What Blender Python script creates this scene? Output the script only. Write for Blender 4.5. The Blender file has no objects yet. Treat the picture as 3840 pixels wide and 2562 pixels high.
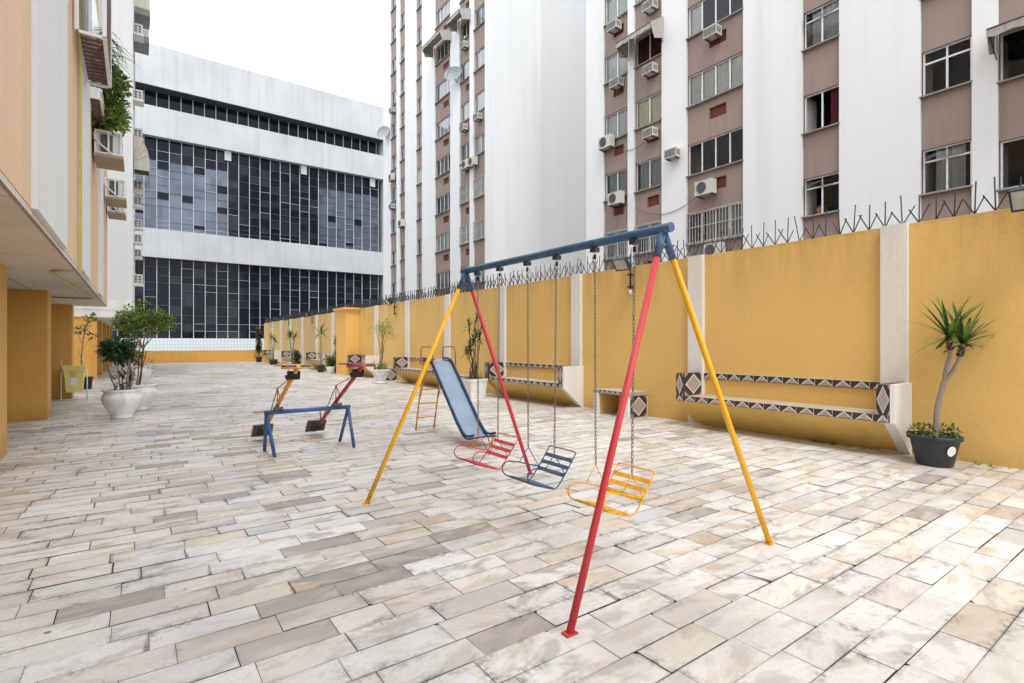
import bpy, math, random
from mathutils import Vector, Matrix
PI = math.pi
scene = bpy.context.scene
col = scene.collection
ORG = {}

# ------------------------------------------------------------------ mesh builder
class MB:
    def __init__(s): s.v, s.f, s.m, s.s = [], [], [], []
    def face(s, pts, m=0, sm=False):
        b = len(s.v); s.v += [tuple(p) for p in pts]
        s.f.append(tuple(range(b, b+len(pts)))); s.m.append(m); s.s.append(sm)
    def box(s, x0, y0, z0, x1, y1, z1, m=0):
        if x0 > x1: x0, x1 = x1, x0
        if y0 > y1: y0, y1 = y1, y0
        if z0 > z1: z0, z1 = z1, z0
        b = len(s.v)
        s.v += [(x0,y0,z0),(x1,y0,z0),(x1,y1,z0),(x0,y1,z0),(x0,y0,z1),(x1,y0,z1),(x1,y1,z1),(x0,y1,z1)]
        for q in ((0,3,2,1),(4,5,6,7),(0,1,5,4),(1,2,6,5),(2,3,7,6),(3,0,4,7)):
            s.f.append(tuple(b+i for i in q)); s.m.append(m); s.s.append(False)
        return s
    def tube(s, pts, r, n=8, m=0, cap=True, closed=False):
        pts = [Vector(p) for p in pts]; k = len(pts)
        rs = r if isinstance(r, (list, tuple)) else [r]*k
        b = len(s.v); up = None
        for i in range(k):
            if closed: t = pts[(i+1) % k] - pts[i-1]
            else: t = pts[min(i+1, k-1)] - pts[max(i-1, 0)]
            t.normalize()
            if up is None:
                up = Vector((0,0,1)) if abs(t.z) < .9 else Vector((1,0,0))
            up = (up - t*up.dot(t))
            if up.length < 1e-5: up = t.orthogonal()
            up.normalize(); sd = t.cross(up)
            for j in range(n):
                a = 2*PI*j/n
                s.v.append(tuple(pts[i] + (up*math.cos(a) + sd*math.sin(a))*rs[i]))
        for i in range(k if closed else k-1):
            for j in range(n):
                i2 = (i+1) % k
                s.f.append((b+i*n+j, b+i*n+(j+1) % n, b+i2*n+(j+1) % n, b+i2*n+j)); s.m.append(m); s.s.append(n > 4)
        if cap and not closed:
            s.f.append(tuple(b+j for j in range(n-1, -1, -1))); s.m.append(m); s.s.append(False)
            s.f.append(tuple(b+(k-1)*n+j for j in range(n))); s.m.append(m); s.s.append(False)
        return s
    def lathe(s, cx, cy, prof, n=24, m=0, wob=None):
        b = len(s.v)
        for r, z in prof:
            for j in range(n):
                a = 2*PI*j/n
                w = 1 if wob is None else 1 + wob(a, z)
                s.v.append((cx+r*w*math.cos(a), cy+r*w*math.sin(a), z))
        for i in range(len(prof)-1):
            for j in range(n):
                s.f.append((b+i*n+j, b+i*n+(j+1) % n, b+(i+1)*n+(j+1) % n, b+(i+1)*n+j)); s.m.append(m); s.s.append(True)
        return s
    def disc(s, cx, cy, z, r, n=24, m=0):
        s.face([(cx+r*math.cos(2*PI*j/n), cy+r*math.sin(2*PI*j/n), z) for j in range(n)], m); return s
    def prism_y(s, poly, y0, y1, m=0, mcap=None):      # poly of (x,z) extruded along y
        n = len(poly)
        for i in range(n):
            a, c = poly[i], poly[(i+1) % n]
            s.face([(a[0],y0,a[1]),(c[0],y0,c[1]),(c[0],y1,c[1]),(a[0],y1,a[1])], m)
        mc = m if mcap is None else mcap
        s.face([(p[0],y0,p[1]) for p in poly][::-1], mc); s.face([(p[0],y1,p[1]) for p in poly], mc)
        return s
    def build(s, name, mats, parent=None, loc=None, kind=None, label=None):
        o_ = Vector(loc) if loc is not None else Vector(ORG.get(parent.name, (0,0,0)) if parent else (0,0,0))
        me = bpy.data.meshes.new(name)
        me.from_pydata([tuple(Vector(p)-o_) for p in s.v], [], s.f)
        if not isinstance(mats, (list, tuple)): mats = [mats]
        for mt in mats: me.materials.append(mt)
        me.polygons.foreach_set('material_index', s.m)
        me.polygons.foreach_set('use_smooth', s.s)
        me.update()
        ob = bpy.data.objects.new(name, me); col.objects.link(ob)
        if parent: ob.parent = parent
        else: ob.location = o_
        ORG[ob.name] = tuple(o_)
        if kind: ob['kind'] = kind
        if label: ob['label'] = label
        return ob

def thing(name, label, cat, loc=(0,0,0), group=None, rotz=0):
    o = bpy.data.objects.new(name, None); col.objects.link(o)
    o.location = loc; o.rotation_euler = (0,0,rotz); o.empty_display_size = .2
    ORG[o.name] = tuple(loc)
    o['label'] = label; o['category'] = cat
    if group: o['group'] = group
    return o
def tag(o, label, cat, group=None):
    o['label'] = label; o['category'] = cat
    if group: o['group'] = group
    return o
def copy_tree(o, parent=None):
    c = o.copy(); col.objects.link(c)
    if parent: c.parent = parent
    for ch in list(o.children): copy_tree(ch, c)
    return c
def dup(root, loc, label, rotz=None):
    c = copy_tree(root); c.location = loc; c['label'] = label
    if rotz is not None: c.rotation_euler = (0,0,rotz)
    return c

# ------------------------------------------------------------------ materials
def srgb(r, g, b):
    f = lambda c: (c/255/12.92) if c/255 <= .04045 else ((c/255+.055)/1.055)**2.4
    return (f(r), f(g), f(b), 1)
class NT:
    def __init__(s, name):
        s.mat = bpy.data.materials.new(name); s.mat.use_nodes = True
        s.t = s.mat.node_tree; s.t.nodes.clear()
        s.out = s.n('ShaderNodeOutputMaterial'); s.b = s.n('ShaderNodeBsdfPrincipled')
        s.l(s.b.outputs[0], s.out.inputs[0])
    def n(s, typ, **kw):
        nd = s.t.nodes.new(typ)
        for k, v in kw.items(): setattr(nd, k, v)
        return nd
    def l(s, a, b): s.t.links.new(a, b)
    def put(s, sock, v):
        if isinstance(v, bpy.types.NodeSocket): s.l(v, sock)
        else: sock.default_value = v
    def math(s, op, a, b=0, c=None, clamp=False):
        nd = s.n('ShaderNodeMath', operation=op, use_clamp=clamp)
        s.put(nd.inputs[0], a); s.put(nd.inputs[1], b)
        if c is not None: s.put(nd.inputs[2], c)
        return nd.outputs[0]
    def mix(s, fac, a, b, mode='MIX'):
        nd = s.n('ShaderNodeMix', data_type='RGBA', blend_type=mode)
        s.put(nd.inputs[0], fac); s.put(nd.inputs[6], a); s.put(nd.inputs[7], b)
        return nd.outputs[2]
    def pos(s): return s.n('ShaderNodeNewGeometry').outputs['Position']
    def obj(s): return s.n('ShaderNodeTexCoord').outputs['Object']
    def sep(s, v):
        nd = s.n('ShaderNodeSeparateXYZ'); s.l(v, nd.inputs[0]); return nd.outputs
    def comb(s, x, y, z):
        nd = s.n('ShaderNodeCombineXYZ')
        for i, v in enumerate((x, y, z)): s.put(nd.inputs[i], v)
        return nd.outputs[0]
    def scale(s, v, sc):
        nd = s.n('ShaderNodeVectorMath', operation='MULTIPLY'); s.l(v, nd.inputs[0]); nd.inputs[1].default_value = sc
        return nd.outputs[0]
    def noise(s, v, sc, det=4, rough=.55):
        nd = s.n('ShaderNodeTexNoise'); s.l(v, nd.inputs['Vector'])
        nd.inputs['Scale'].default_value = sc; nd.inputs['Detail'].default_value = det; nd.inputs['Roughness'].default_value = rough
        return nd.outputs['Fac']
    def ramp(s, f, lo, hi, a=0., b=1.):
        nd = s.n('ShaderNodeMapRange'); s.put(nd.inputs[0], f)
        nd.inputs[1].default_value = lo; nd.inputs[2].default_value = hi
        nd.inputs[3].default_value = a; nd.inputs[4].default_value = b
        return nd.outputs[0]
    def bump(s, h, st=.3, d=.01):
        nd = s.n('ShaderNodeBump'); nd.inputs['Strength'].default_value = st; nd.inputs['Distance'].default_value = d
        s.l(h, nd.inputs['Height']); s.l(nd.outputs[0], s.b.inputs['Normal'])
    def fin(s, c, rough=.6, spec=.5, metal=0):
        s.put(s.b.inputs['Base Color'], c); s.put(s.b.inputs['Roughness'], rough)
        s.b.inputs['Specular IOR Level'].default_value = spec; s.b.inputs['Metallic'].default_value = metal
        return s.mat
def dk(c, k): return (c[0]*k, c[1]*k, c[2]*k, 1)

def m_wall(name, c, dirt=.12, streak=.12, rough=.8, scale=1., bump=.15):
    t = NT(name); p = t.pos()
    n1 = t.noise(p, .55*scale, 5); n2 = t.noise(t.scale(p, (1.6, 1.6, .09)), 2.2*scale, 4); n3 = t.noise(p, 14*scale, 3)
    cc = t.mix(t.ramp(n1, .35, .75, 0, dirt*2), c, dk(c, .72))
    cc = t.mix(t.ramp(n2, .5, .8, 0, streak*3), cc, (c[0]*.6, c[1]*.58, c[2]*.54, 1))
    cc = t.mix(t.ramp(n3, .3, .7, 0, .12), cc, dk(c, .8))
    t.bump(t.noise(p, 60, 3), bump, .004)
    return t.fin(cc, rough, .3)

def m_mosaic(name, c, tile=.024, stain=.3, top=None, worn=.5):
    t = NT(name); p = t.pos(); x, y, z = t.sep(p)
    u = t.math('ADD', x, y)
    def cell(a):
        f = t.math('FRACT', t.math('DIVIDE', a, tile)); e = t.math('ABSOLUTE', t.math('SUBTRACT', f, .5))
        return t.math('GREATER_THAN', e, .43), t.math('FLOOR', t.math('DIVIDE', a, tile))
    ju, cu = cell(u); jz, cz = cell(z)
    j = t.math('MAXIMUM', ju, jz)
    wn = t.n('ShaderNodeTexWhiteNoise', noise_dimensions='2D'); t.l(t.comb(cu, cz, 0), wn.inputs['Vector'])
    cc = t.mix(t.ramp(wn.outputs['Value'], 0, 1, 0, .22), c, dk(c, .72))
    big = t.noise(p, .8, 4)
    cc = t.mix(t.ramp(big, .4, .75, 0, .3), cc, (c[0]*.86, c[1]*.8, c[2]*.7, 1))
    # worn joints and rain streaks, stronger towards the top
    st = t.noise(t.comb(t.math('MULTIPLY', u, 2.2), t.math('MULTIPLY', z, .35), 0), 1.0, 5, .65)
    if top is not None:
        k = t.ramp(z, top-1.3, top, .0, 1.)
        k2 = t.math('MULTIPLY', t.math('MULTIPLY', k, k), t.ramp(st, .42, .72, 0, 1.))
    else: k2 = t.ramp(st, .55, .8, 0, .4)
    jm = t.math('MULTIPLY', j, t.math('ADD', t.math('MULTIPLY', k2, worn), .16), clamp=True)
    cc = t.mix(jm, cc, (c[0]*.35, c[1]*.3, c[2]*.3, 1))
    cc = t.mix(t.math('MULTIPLY', k2, stain), cc, (c[0]*.45, c[1]*.4, c[2]*.4, 1))
    low = t.math('MULTIPLY', t.ramp(z, .30, .0, 0, 1), t.ramp(big, .35, .65, .2, .65))
    cc = t.mix(t.math('MAXIMUM', low, 0), cc, (c[0]*.5, c[1]*.45, c[2]*.45, 1))
    t.bump(j, .25, -.002)
    return t.fin(cc, .45, .4)

def m_paint(name, c, rough=.35, wear=.25, rust=(.12,.06,.03,1)):
    t = NT(name); p = t.obj()
    n1 = t.noise(p, 3, 5); n2 = t.noise(p, 38, 4, .7); n3 = t.noise(p, 9, 3)
    cc = t.mix(t.ramp(n1, .3, .75, 0, wear), c, dk(c, .6))
    cc = t.mix(t.ramp(n3, .5, .8, 0, wear*.6), cc, (min(1, c[0]*1.1+.06), min(1, c[1]*1.1+.06), min(1, c[2]*1.1+.06), 1))
    cc = t.mix(t.ramp(n2, .63, .70, 0, wear*2.2), cc, rust)
    _, _, oz = t.sep(p)
    foot = t.math('MULTIPLY', t.ramp(oz, .30, .0, 0, 1, ), t.ramp(t.noise(p, 22, 4, .7), .42, .62, 0, .75))
    cc = t.mix(t.math('MAXIMUM', foot, 0), cc, (c[0]*.35+.03, c[1]*.35+.02, c[2]*.35+.015, 1))
    fade = t.ramp(t.noise(t.scale(p, (3, 3, .8)), 2.2, 4), .52, .75, 0, wear*1.5)
    cc = t.mix(fade, cc, (c[0]*.7+.16, c[1]*.7+.16, c[2]*.7+.16, 1))
    t.bump(n2, .12, .002)
    return t.fin(cc, t.ramp(n1, .3, .7, rough, rough+.2), .5)

def m_plain(name, c, rough=.5, var=.2, spec=.5, metal=0, sc=8):
    t = NT(name); p = t.obj()
    cc = t.mix(t.ramp(t.noise(p, sc, 5), .3, .75, 0, 1), c, dk(c, 1-var))
    return t.fin(cc, rough, spec, metal)

def m_leaf(name, c):
    t = NT(name); p = t.pos()
    cc = t.mix(t.ramp(t.noise(p, 9, 3), .3, .7, 0, 1), dk(c, .65), dk(c, 1.35))
    t.b.inputs['Subsurface Weight'].default_value = 0
    tr = t.n('ShaderNodeBsdfTranslucent'); t.put(tr.inputs[0], (c[0]*1.6, c[1]*1.7, c[2]*.8, 1))
    mx = t.n('ShaderNodeMixShader'); mx.inputs[0].default_value = .3
    t.fin(cc, .42, .4)
    t.l(t.b.outputs[0], mx.inputs[1]); t.l(tr.outputs[0], mx.inputs[2]); t.l(mx.outputs[0], t.out.inputs[0])
    return t.mat

def m_glass(name, tint=(.9,.95,.95,1), refl=1.5, rough=.03):
    t = NT(name)
    fr = t.n('ShaderNodeFresnel'); fr.inputs[0].default_value = refl
    gl = t.n('ShaderNodeBsdfGlossy'); gl.inputs['Roughness'].default_value = rough
    tp = t.n('ShaderNodeBsdfTransparent'); tp.inputs[0].default_value = tint
    mx = t.n('ShaderNodeMixShader')
    wv = t.noise(t.pos(), 1.6, 2)
    bp = t.n('ShaderNodeBump'); bp.inputs['Strength'].default_value = .05; bp.inputs['Distance'].default_value = .1
    t.l(wv, bp.inputs['Height']); t.l(bp.outputs[0], gl.inputs['Normal'])
    t.l(fr.outputs[0], mx.inputs[0]); t.l(tp.outputs[0], mx.inputs[1]); t.l(gl.outputs[0], mx.inputs[2]); t.l(mx.outputs[0], t.out.inputs[0])
    return t.mat

def m_curtain_glass(name, c, metal, rough=.06, spec=.5):      # opaque facade glass; the pale version carries reflections in its colour
    t = NT(name); p = t.pos(); x, y, z = t.sep(p)
    fl = t.math('FRACT', t.math('DIVIDE', z, 1.2)); band = t.ramp(fl, .0, .12, .5, 1)
    wn = t.n('ShaderNodeTexWhiteNoise', noise_dimensions='2D')
    t.l(t.comb(t.math('FLOOR', t.math('ADD', x, .02)), t.math('FLOOR', t.math('DIVIDE', z, 1.2)), 0), wn.inputs['Vector'])
    cc = t.mix(t.ramp(wn.outputs['Value'], 0, 1, 0, .6), c, dk(c, .45))
    cc = t.mix(t.ramp(t.noise(p, .35, 3), .4, .7, 0, .5), cc, dk(c, .5))
    t.bump(t.noise(p, .9, 2), .12, .05)
    return t.fin(cc, rough, spec, metal)

def m_stone():
    t = NT('terrace_stone'); p = t.pos()
    at = t.n('ShaderNodeAttribute', attribute_name='tone'); uv = t.n('ShaderNodeUVMap', uv_map='UVMap')
    rnd = at.outputs['Alpha']; c = at.outputs['Color']
    off = t.n('ShaderNodeVectorMath', operation='ADD'); t.l(p, off.inputs[0])
    t.l(t.comb(t.math('MULTIPLY', rnd, 37), t.math('MULTIPLY', rnd, 91), t.math('MULTIPLY', rnd, 17)), off.inputs[1])
    q = off.outputs[0]
    rot = t.n('ShaderNodeVectorRotate', rotation_type='Z_AXIS'); t.l(q, rot.inputs['Vector'])
    t.l(t.math('MULTIPLY', t.math('SUBTRACT', rnd, .5), .9), rot.inputs['Angle'])
    g = rot.outputs[0]
    wh = t.n('ShaderNodeTexWhiteNoise', noise_dimensions='1D'); t.l(t.math('MULTIPLY', rnd, 913.), wh.inputs['W']); r2 = wh.outputs['Value']
    wh2 = t.n('ShaderNodeTexWhiteNoise', noise_dimensions='1D'); t.l(t.math('MULTIPLY', rnd, 377.), wh2.inputs['W']); r3 = wh2.outputs['Value']
    v1 = t.noise(t.scale(g, (2.0, 7., 1)), 1., 5, .6)        # bedding stains along the stone
    v2 = t.noise(t.scale(g, (3.4, 7.5, 1)), 1.3, 4); v3 = t.noise(q, 60, 4, .7); v4 = t.noise(t.scale(g, (1.6, 4., 1)), 1.0, 3)
    v5 = t.noise(t.scale(g, (5, 40, 1)), 1.0, 4, .65)        # fine parallel veins
    big = t.noise(p, .5, 4); med = t.noise(p, 1.7, 4)
    cc = t.mix(t.ramp(v4, .50, .62, 0, .42), c, (.775, .768, .75, 1))
    cc = t.mix(t.math('MULTIPLY', t.ramp(v1, .52, .64, 0, .9), r2), cc, (.58,.44,.30,1))
    cc = t.mix(t.math('MULTIPLY', t.ramp(v2, .51, .64, 0, .85), r3), cc, (.38,.33,.295,1))
    cc = t.mix(t.math('MULTIPLY', t.ramp(v2, .47, .36, 0, .45), r2), cc, (.70,.60,.52,1))
    cc = t.mix(t.ramp(v5, .52, .72, 0, .30), cc, (.46, .41, .37, 1))
    cc = t.mix(t.ramp(v3, .48, .70, 0, .28), cc, (.36, .33, .31, 1))
    cc = t.mix(t.ramp(big, .46, .62, 0, .42), cc, (.36,.33,.31,1))
    u, v, _ = t.sep(uv.outputs[0])
    eu = t.math('MULTIPLY', t.math('MINIMUM', u, t.math('SUBTRACT', 1., u)), .43)
    ev = t.math('MULTIPLY', t.math('MINIMUM', v, t.math('SUBTRACT', 1., v)), .178)
    en = t.noise(p, 26, 5, .7); e0 = t.math('MINIMUM', eu, ev)
    e = t.math('ADD', e0, t.math('MULTIPLY', t.math('SUBTRACT', en, .5), .02))
    ed = t.math('MULTIPLY', t.ramp(e, -.003, .006, 1, 0), t.ramp(med, .40, .62, .0, .95))
    cc = t.mix(t.math('MAXIMUM', ed, 0), cc, (.075, .065, .055, 1))
    soot = t.math('MULTIPLY', t.ramp(e0, .0, .06, 1, 0), t.math('MULTIPLY', t.ramp(en, .44, .62, 0, 1), t.ramp(t.noise(p, 2.6, 3), .48, .62, 0, .9)))
    cc = t.mix(t.math('MAXIMUM', soot, 0), cc, (.10, .09, .08, 1))
    vo = t.n('ShaderNodeTexVoronoi'); t.l(t.scale(p, (4., 4.6, 1)), vo.inputs['Vector']); vo.inputs['Scale'].default_value = 1.
    hr = t.sep(vo.outputs['Color'])
    pit = t.math('MULTIPLY', t.math('LESS_THAN', vo.outputs['Distance'], t.math('MULTIPLY', hr[1], .07)), t.math('GREATER_THAN', hr[0], .62))
    cc = t.mix(t.math('MULTIPLY', pit, .75), cc, (.07, .06, .06, 1))
    t.bump(t.math('ADD', t.math('MULTIPLY', v3, .4), t.math('MULTIPLY', v5, .8)), .2, .006)
    return t.fin(cc, t.ramp(med, .3, .7, .32, .60), .4)

M = {}
M['stone'] = m_stone()
M['joint'] = m_plain('joint_dirt', (.05,.042,.033,1), .9, .4, sc=30)
M['ground'] = m_wall('ground_asphalt', (.11,.105,.10,1), .2, .0)
YEL = (.79,.525,.172,1)
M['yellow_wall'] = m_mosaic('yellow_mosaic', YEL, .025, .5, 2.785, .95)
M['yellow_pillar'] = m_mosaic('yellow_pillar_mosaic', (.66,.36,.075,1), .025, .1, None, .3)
M['yellow_flat'] = m_wall('yellow_plaster', (.70,.47,.14,1), .12, .14, .7)
M['pier'] = m_wall('orange_plaster', (.84,.50,.15,1), .08, .08, .7)
M['orange_flat'] = m_wall('orange_render_lit_pillar', (.88,.48,.12,1), .12, .12, .7)  # parapet colour, also a sky-lit copy of the pillar yellow
M['pilaster'] = m_mosaic('cream_mosaic', (.80,.79,.74,1), .025, .25, 2.785, .35)
M['white_plaster'] = m_wall('white_plaster', (.83,.82,.79,1), .12, .15, .7)
M['tower_white'] = m_wall('tower_white_paint', (.79,.80,.80,1), .05, .09, .75, .45, .08)
M['link_white'] = m_wall('link_off_white', (.69,.69,.68,1), .03, .05, .75, .5, .05)
M['mauve'] = m_wall('mauve_render', (.315,.24,.212,1), .1, .16, .85, 1, .2)
M['sill'] = m_wall('sill_stone', (.30,.27,.24,1), .2, .1)
M['hole'] = m_wall('bare_brick', (.17,.055,.03,1), .3, .1, .9, 3)
M['room'] = m_plain('painted_room_dark', (.012,.013,.015,1), .9, .4, .1, sc=1)  # near-black backing, interior darkness put into the colour
M['alu'] = m_plain('aluminium', (.78,.79,.80,1), .4, .2, .5, .2)
M['pane'] = m_glass('window_glass', (.90,.94,.94,1), 1.5)
M['pane_bright'] = m_glass('mirror_window_glass', (.6,.66,.68,1), 3.6)
M['pane_frost'] = m_plain('frosted_glass', (.34,.40,.40,1), .25, .15, .6)
M['cur_white'] = m_plain('white_curtain', (.80,.82,.79,1), .9, .12)
M['cur_cream'] = m_plain('cream_curtain', (.80,.76,.60,1), .9, .12)
M['cur_grey'] = m_plain('grey_curtain', (.46,.49,.51,1), .9, .25)
M['cur_red'] = m_plain('dark_red_curtain', (.12,.012,.025,1), .9, .3)
M['grille'] = m_plain('grille_paint', (.52,.50,.47,1), .5, .25)
M['ac'] = m_plain('ac_casing', (.62,.60,.54,1), .5, .18, sc=5)
M['ac_dark'] = m_plain('ac_grill', (.10,.10,.10,1), .6, .3)
M['ac_brown'] = m_wall('ac_shelf', (.36,.29,.22,1), .2, .2)
M['awn'] = m_wall('awning_canvas', (.48,.46,.42,1), .3, .3, .85, 3)
M['awn_beige'] = m_wall('beige_awning', (.50,.46,.38,1), .25, .2, .85, 3)
M['dish'] = m_plain('dish_grey', (.30,.33,.33,1), .5, .2)
M['concrete'] = m_wall('pale_concrete', (.56,.58,.575,1), .30, .16, .8, .6, .15)
M['soffit_dark'] = m_wall('soffit_concrete', (.30,.31,.30,1), .3, .1)
M['soffit_shade'] = m_wall('painted_soffit_shade', (.055,.06,.058,1), .3, .1)  # near-black colour stands in for shade under the overhang
M['glass_dark'] = m_curtain_glass('dark_facade_glass', (.012,.015,.024,1), 0, .05, .14)
M['glass_reflection'] = m_curtain_glass('painted_reflection_glass', (.15,.175,.215,1), .5, .12, .2)  # paler tone stands in for sky and tower reflections
M['glass_mid'] = m_curtain_glass('grey_facade_glass', (.030,.034,.046,1), .05, .08, .2)
M['mullion'] = m_plain('mullion_white', (.52,.52,.55,1), .45, .15)
M['mullion_dim'] = m_plain('transom_grey', (.20,.21,.24,1), .45, .2)
def m_tiles(name, c, g, tile):
    t = NT(name); x, y, z = t.sep(t.pos()); u = t.math('ADD', x, y)
    f = lambda a: t.math('GREATER_THAN', t.math('ABSOLUTE', t.math('SUBTRACT', t.math('FRACT', t.math('DIVIDE', a, tile)), .5)), .44)
    return t.fin(t.mix(t.math('MAXIMUM', f(u), f(z)), c, g), .4)
M['white_tile'] = m_tiles('white_wall_tile', (.74,.78,.78,1), (.52,.57,.58,1), .3)
M['peach'] = m_wall('peach_render', (.72,.52,.35,1), .06, .08, .8, 1, .2)
M['grey_white'] = m_wall('grey_white_render', (.70,.72,.72,1), .06, .05, .8)
M['cream'] = m_wall('cream_render', (.72,.66,.56,1), .1, .12, .8)
def m_soffit():
    t = NT('soffit_panel'); p = t.pos(); x, y, z = t.sep(p)
    j1 = t.math('LESS_THAN', t.math('FRACT', t.math('DIVIDE', t.math('ADD', x, 10.), 0.85)), .03)
    j2 = t.math('LESS_THAN', t.math('FRACT', t.math('DIVIDE', t.math('ADD', y, 10.), 2.9)), .006)
    n = t.noise(p, 1.1, 4)
    cc = t.mix(t.ramp(n, .35, .7, 0, .5), (.66,.60,.52,1), (.48,.42,.35,1))
    return t.fin(t.mix(t.math('MULTIPLY', t.math('MAXIMUM', j1, j2), .75), cc, (.2,.17,.14,1)), .8, .2)
M['soffit'] = m_soffit()
M['red'] = m_paint('red_paint', (.66,.045,.06,1), .32, .16)
M['yellow'] = m_paint('yellow_paint', (.92,.47,.004,1), .32, .05)
M['blue'] = m_paint('blue_paint', (.030,.10,.22,1), .35, .25)
M['blue2'] = m_paint('deep_blue_paint', (.035,.10,.30,1), .35, .3)
M['navy'] = m_paint('navy_paint', (.012,.035,.12,1), .4, .2)
M['orange'] = m_paint('orange_paint', (.74,.36,.03,1), .4, .25)
M['red2'] = m_paint('faded_red_paint', (.42,.05,.06,1), .4, .3)
M['chute'] = m_plain('worn_sheet_metal', (.27,.36,.46,1), .38, .3, .5, .1, 3)
M['chain'] = m_plain('galvanised_chain', (.28,.27,.26,1), .45, .4, .5, .7, 30)
M['spike'] = m_plain('spike_iron', (.045,.052,.062,1), .5, .4, .5, .3, 20)
M['black'] = m_plain('black_plastic', (.018,.020,.023,1), .45, .3)
M['pot_black'] = m_plain('charcoal_plastic', (.030,.036,.044,1), .45, .3)
M['lamp_glass'] = m_plain('lamp_glass', (.50,.50,.42,1), .2, .3)
M['bulb'] = m_plain('white_bulb', (.75,.73,.68,1), .3, .1)
M['rubber'] = m_plain('old_rubber', (.022,.020,.018,1), .8, .4, sc=20)
M['board'] = m_plain('weathered_board', (.13,.12,.13,1), .6, .4, sc=14)
M['pot_white'] = m_wall('white_pot_paint', (.84,.83,.82,1), .35, .3, .6, 4, .4)
M['soil'] = m_plain('soil', (.035,.025,.017,1), .95, .5, sc=30)
M['tile_dark'] = m_plain('dark_tile', (.050,.042,.040,1), .35, .5, sc=20)
M['tile_pink'] = m_plain('pink_grey_tile', (.44,.36,.33,1), .4, .3, sc=30)
M['grout'] = m_plain('white_grout', (.70,.67,.63,1), .7, .2, sc=30)
M['seat_slab'] = m_wall('seat_stone', (.50,.42,.33,1), .3, .2, .7, 4)
M['bark'] = m_wall('grey_bark', (.30,.25,.22,1), .4, .1, .9, 8, .8)
M['bark_dark'] = m_wall('brown_bark', (.10,.065,.045,1), .4, .1, .9, 8, .8)
M['leaf_a'] = m_leaf('leaf_mid', (.085,.155,.035,1)); M['leaf_b'] = m_leaf('leaf_light', (.14,.21,.045,1)); M['leaf_c'] = m_leaf('leaf_dark', (.022,.055,.025,1))
M['leaf_d'] = m_leaf('leaf_red', (.13,.04,.03,1)); M['leaf_e'] = m_leaf('leaf_blue_green', (.04,.085,.06,1)); M['flower'] = m_leaf('flower_pink', (.55,.12,.14,1))
M['leaf_y'] = m_leaf('leaf_yellow', (.30,.30,.07,1))
M['bin'] = m_plain('bin_cream_plastic', (.80,.66,.22,1), .45, .2)
M['label'] = m_plain('paper_label', (.78,.78,.76,1), .6, .1)
M['pipe'] = m_plain('yellow_pipe', (.62,.52,.16,1), .5, .2)
M['brown'] = m_plain('brown_shutter', (.14,.085,.06,1), .7, .4)
M['skin'] = m_plain('skin', (.36,.18,.12,1), .5, .2)
M['hair'] = m_plain('dark_hair', (.012,.010,.009,1), .6, .3)

# ------------------------------------------------------------------ camera, sky, sun
YAW = math.radians(35.7)
cam = bpy.data.cameras.new('camera'); co = bpy.data.objects.new('camera', cam); col.objects.link(co)
co.location = (0,0,1.35); co.rotation_euler = (PI/2, 0, -YAW)
cam.sensor_width = 36; cam.lens = 36*1197/2350; cam.shift_y = .0013; cam.clip_end = 2000; cam.clip_start = .05
scene.camera = co
SUN_EL, SUN_AZ = math.radians(62), math.radians(205)
w = bpy.data.worlds.new('World'); scene.world = w; w.use_nodes = True
nt = w.node_tree; nt.nodes.clear()
sky = nt.nodes.new('ShaderNodeTexSky'); sky.sky_type = 'NISHITA'; sky.sun_disc = False
sky.sun_elevation = SUN_EL; sky.sun_rotation = SUN_AZ; sky.air_density = 1; sky.dust_density = 4; sky.ozone_density = 1
mx = nt.nodes.new('ShaderNodeMix'); mx.data_type = 'RGBA'; mx.inputs[0].default_value = .86
mx.inputs[7].default_value = (19.4, 20.2, 21.4, 1)                 # thick even cloud
bg = nt.nodes.new('ShaderNodeBackground'); bg.inputs[1].default_value = .125
wo = nt.nodes.new('ShaderNodeOutputWorld')
nt.links.new(sky.outputs[0], mx.inputs[6]); nt.links.new(mx.outputs[2], bg.inputs[0]); nt.links.new(bg.outputs[0], wo.inputs[0])
sl = bpy.data.lights.new('sun', 'SUN'); sl.energy = 1.6; sl.angle = math.radians(14); sl.color = (1,.97,.93)
so = bpy.data.objects.new('sun', sl); col.objects.link(so); so.location = (0,0,40)
sd = Vector((math.sin(SUN_AZ)*math.cos(SUN_EL), math.cos(SUN_AZ)*math.cos(SUN_EL), math.sin(SUN_EL)))
so.rotation_euler = (-sd).to_track_quat('-Z', 'Y').to_euler()
scene.view_settings.view_transform = 'Standard'; scene.view_settings.look = 'None'; scene.view_settings.exposure = 0

# ------------------------------------------------------------------ setting: ground and paved terrace
MB().box(-500,-500,-3.0, 500,500,-.6).build('ground', M['ground'], kind='structure')

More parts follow.
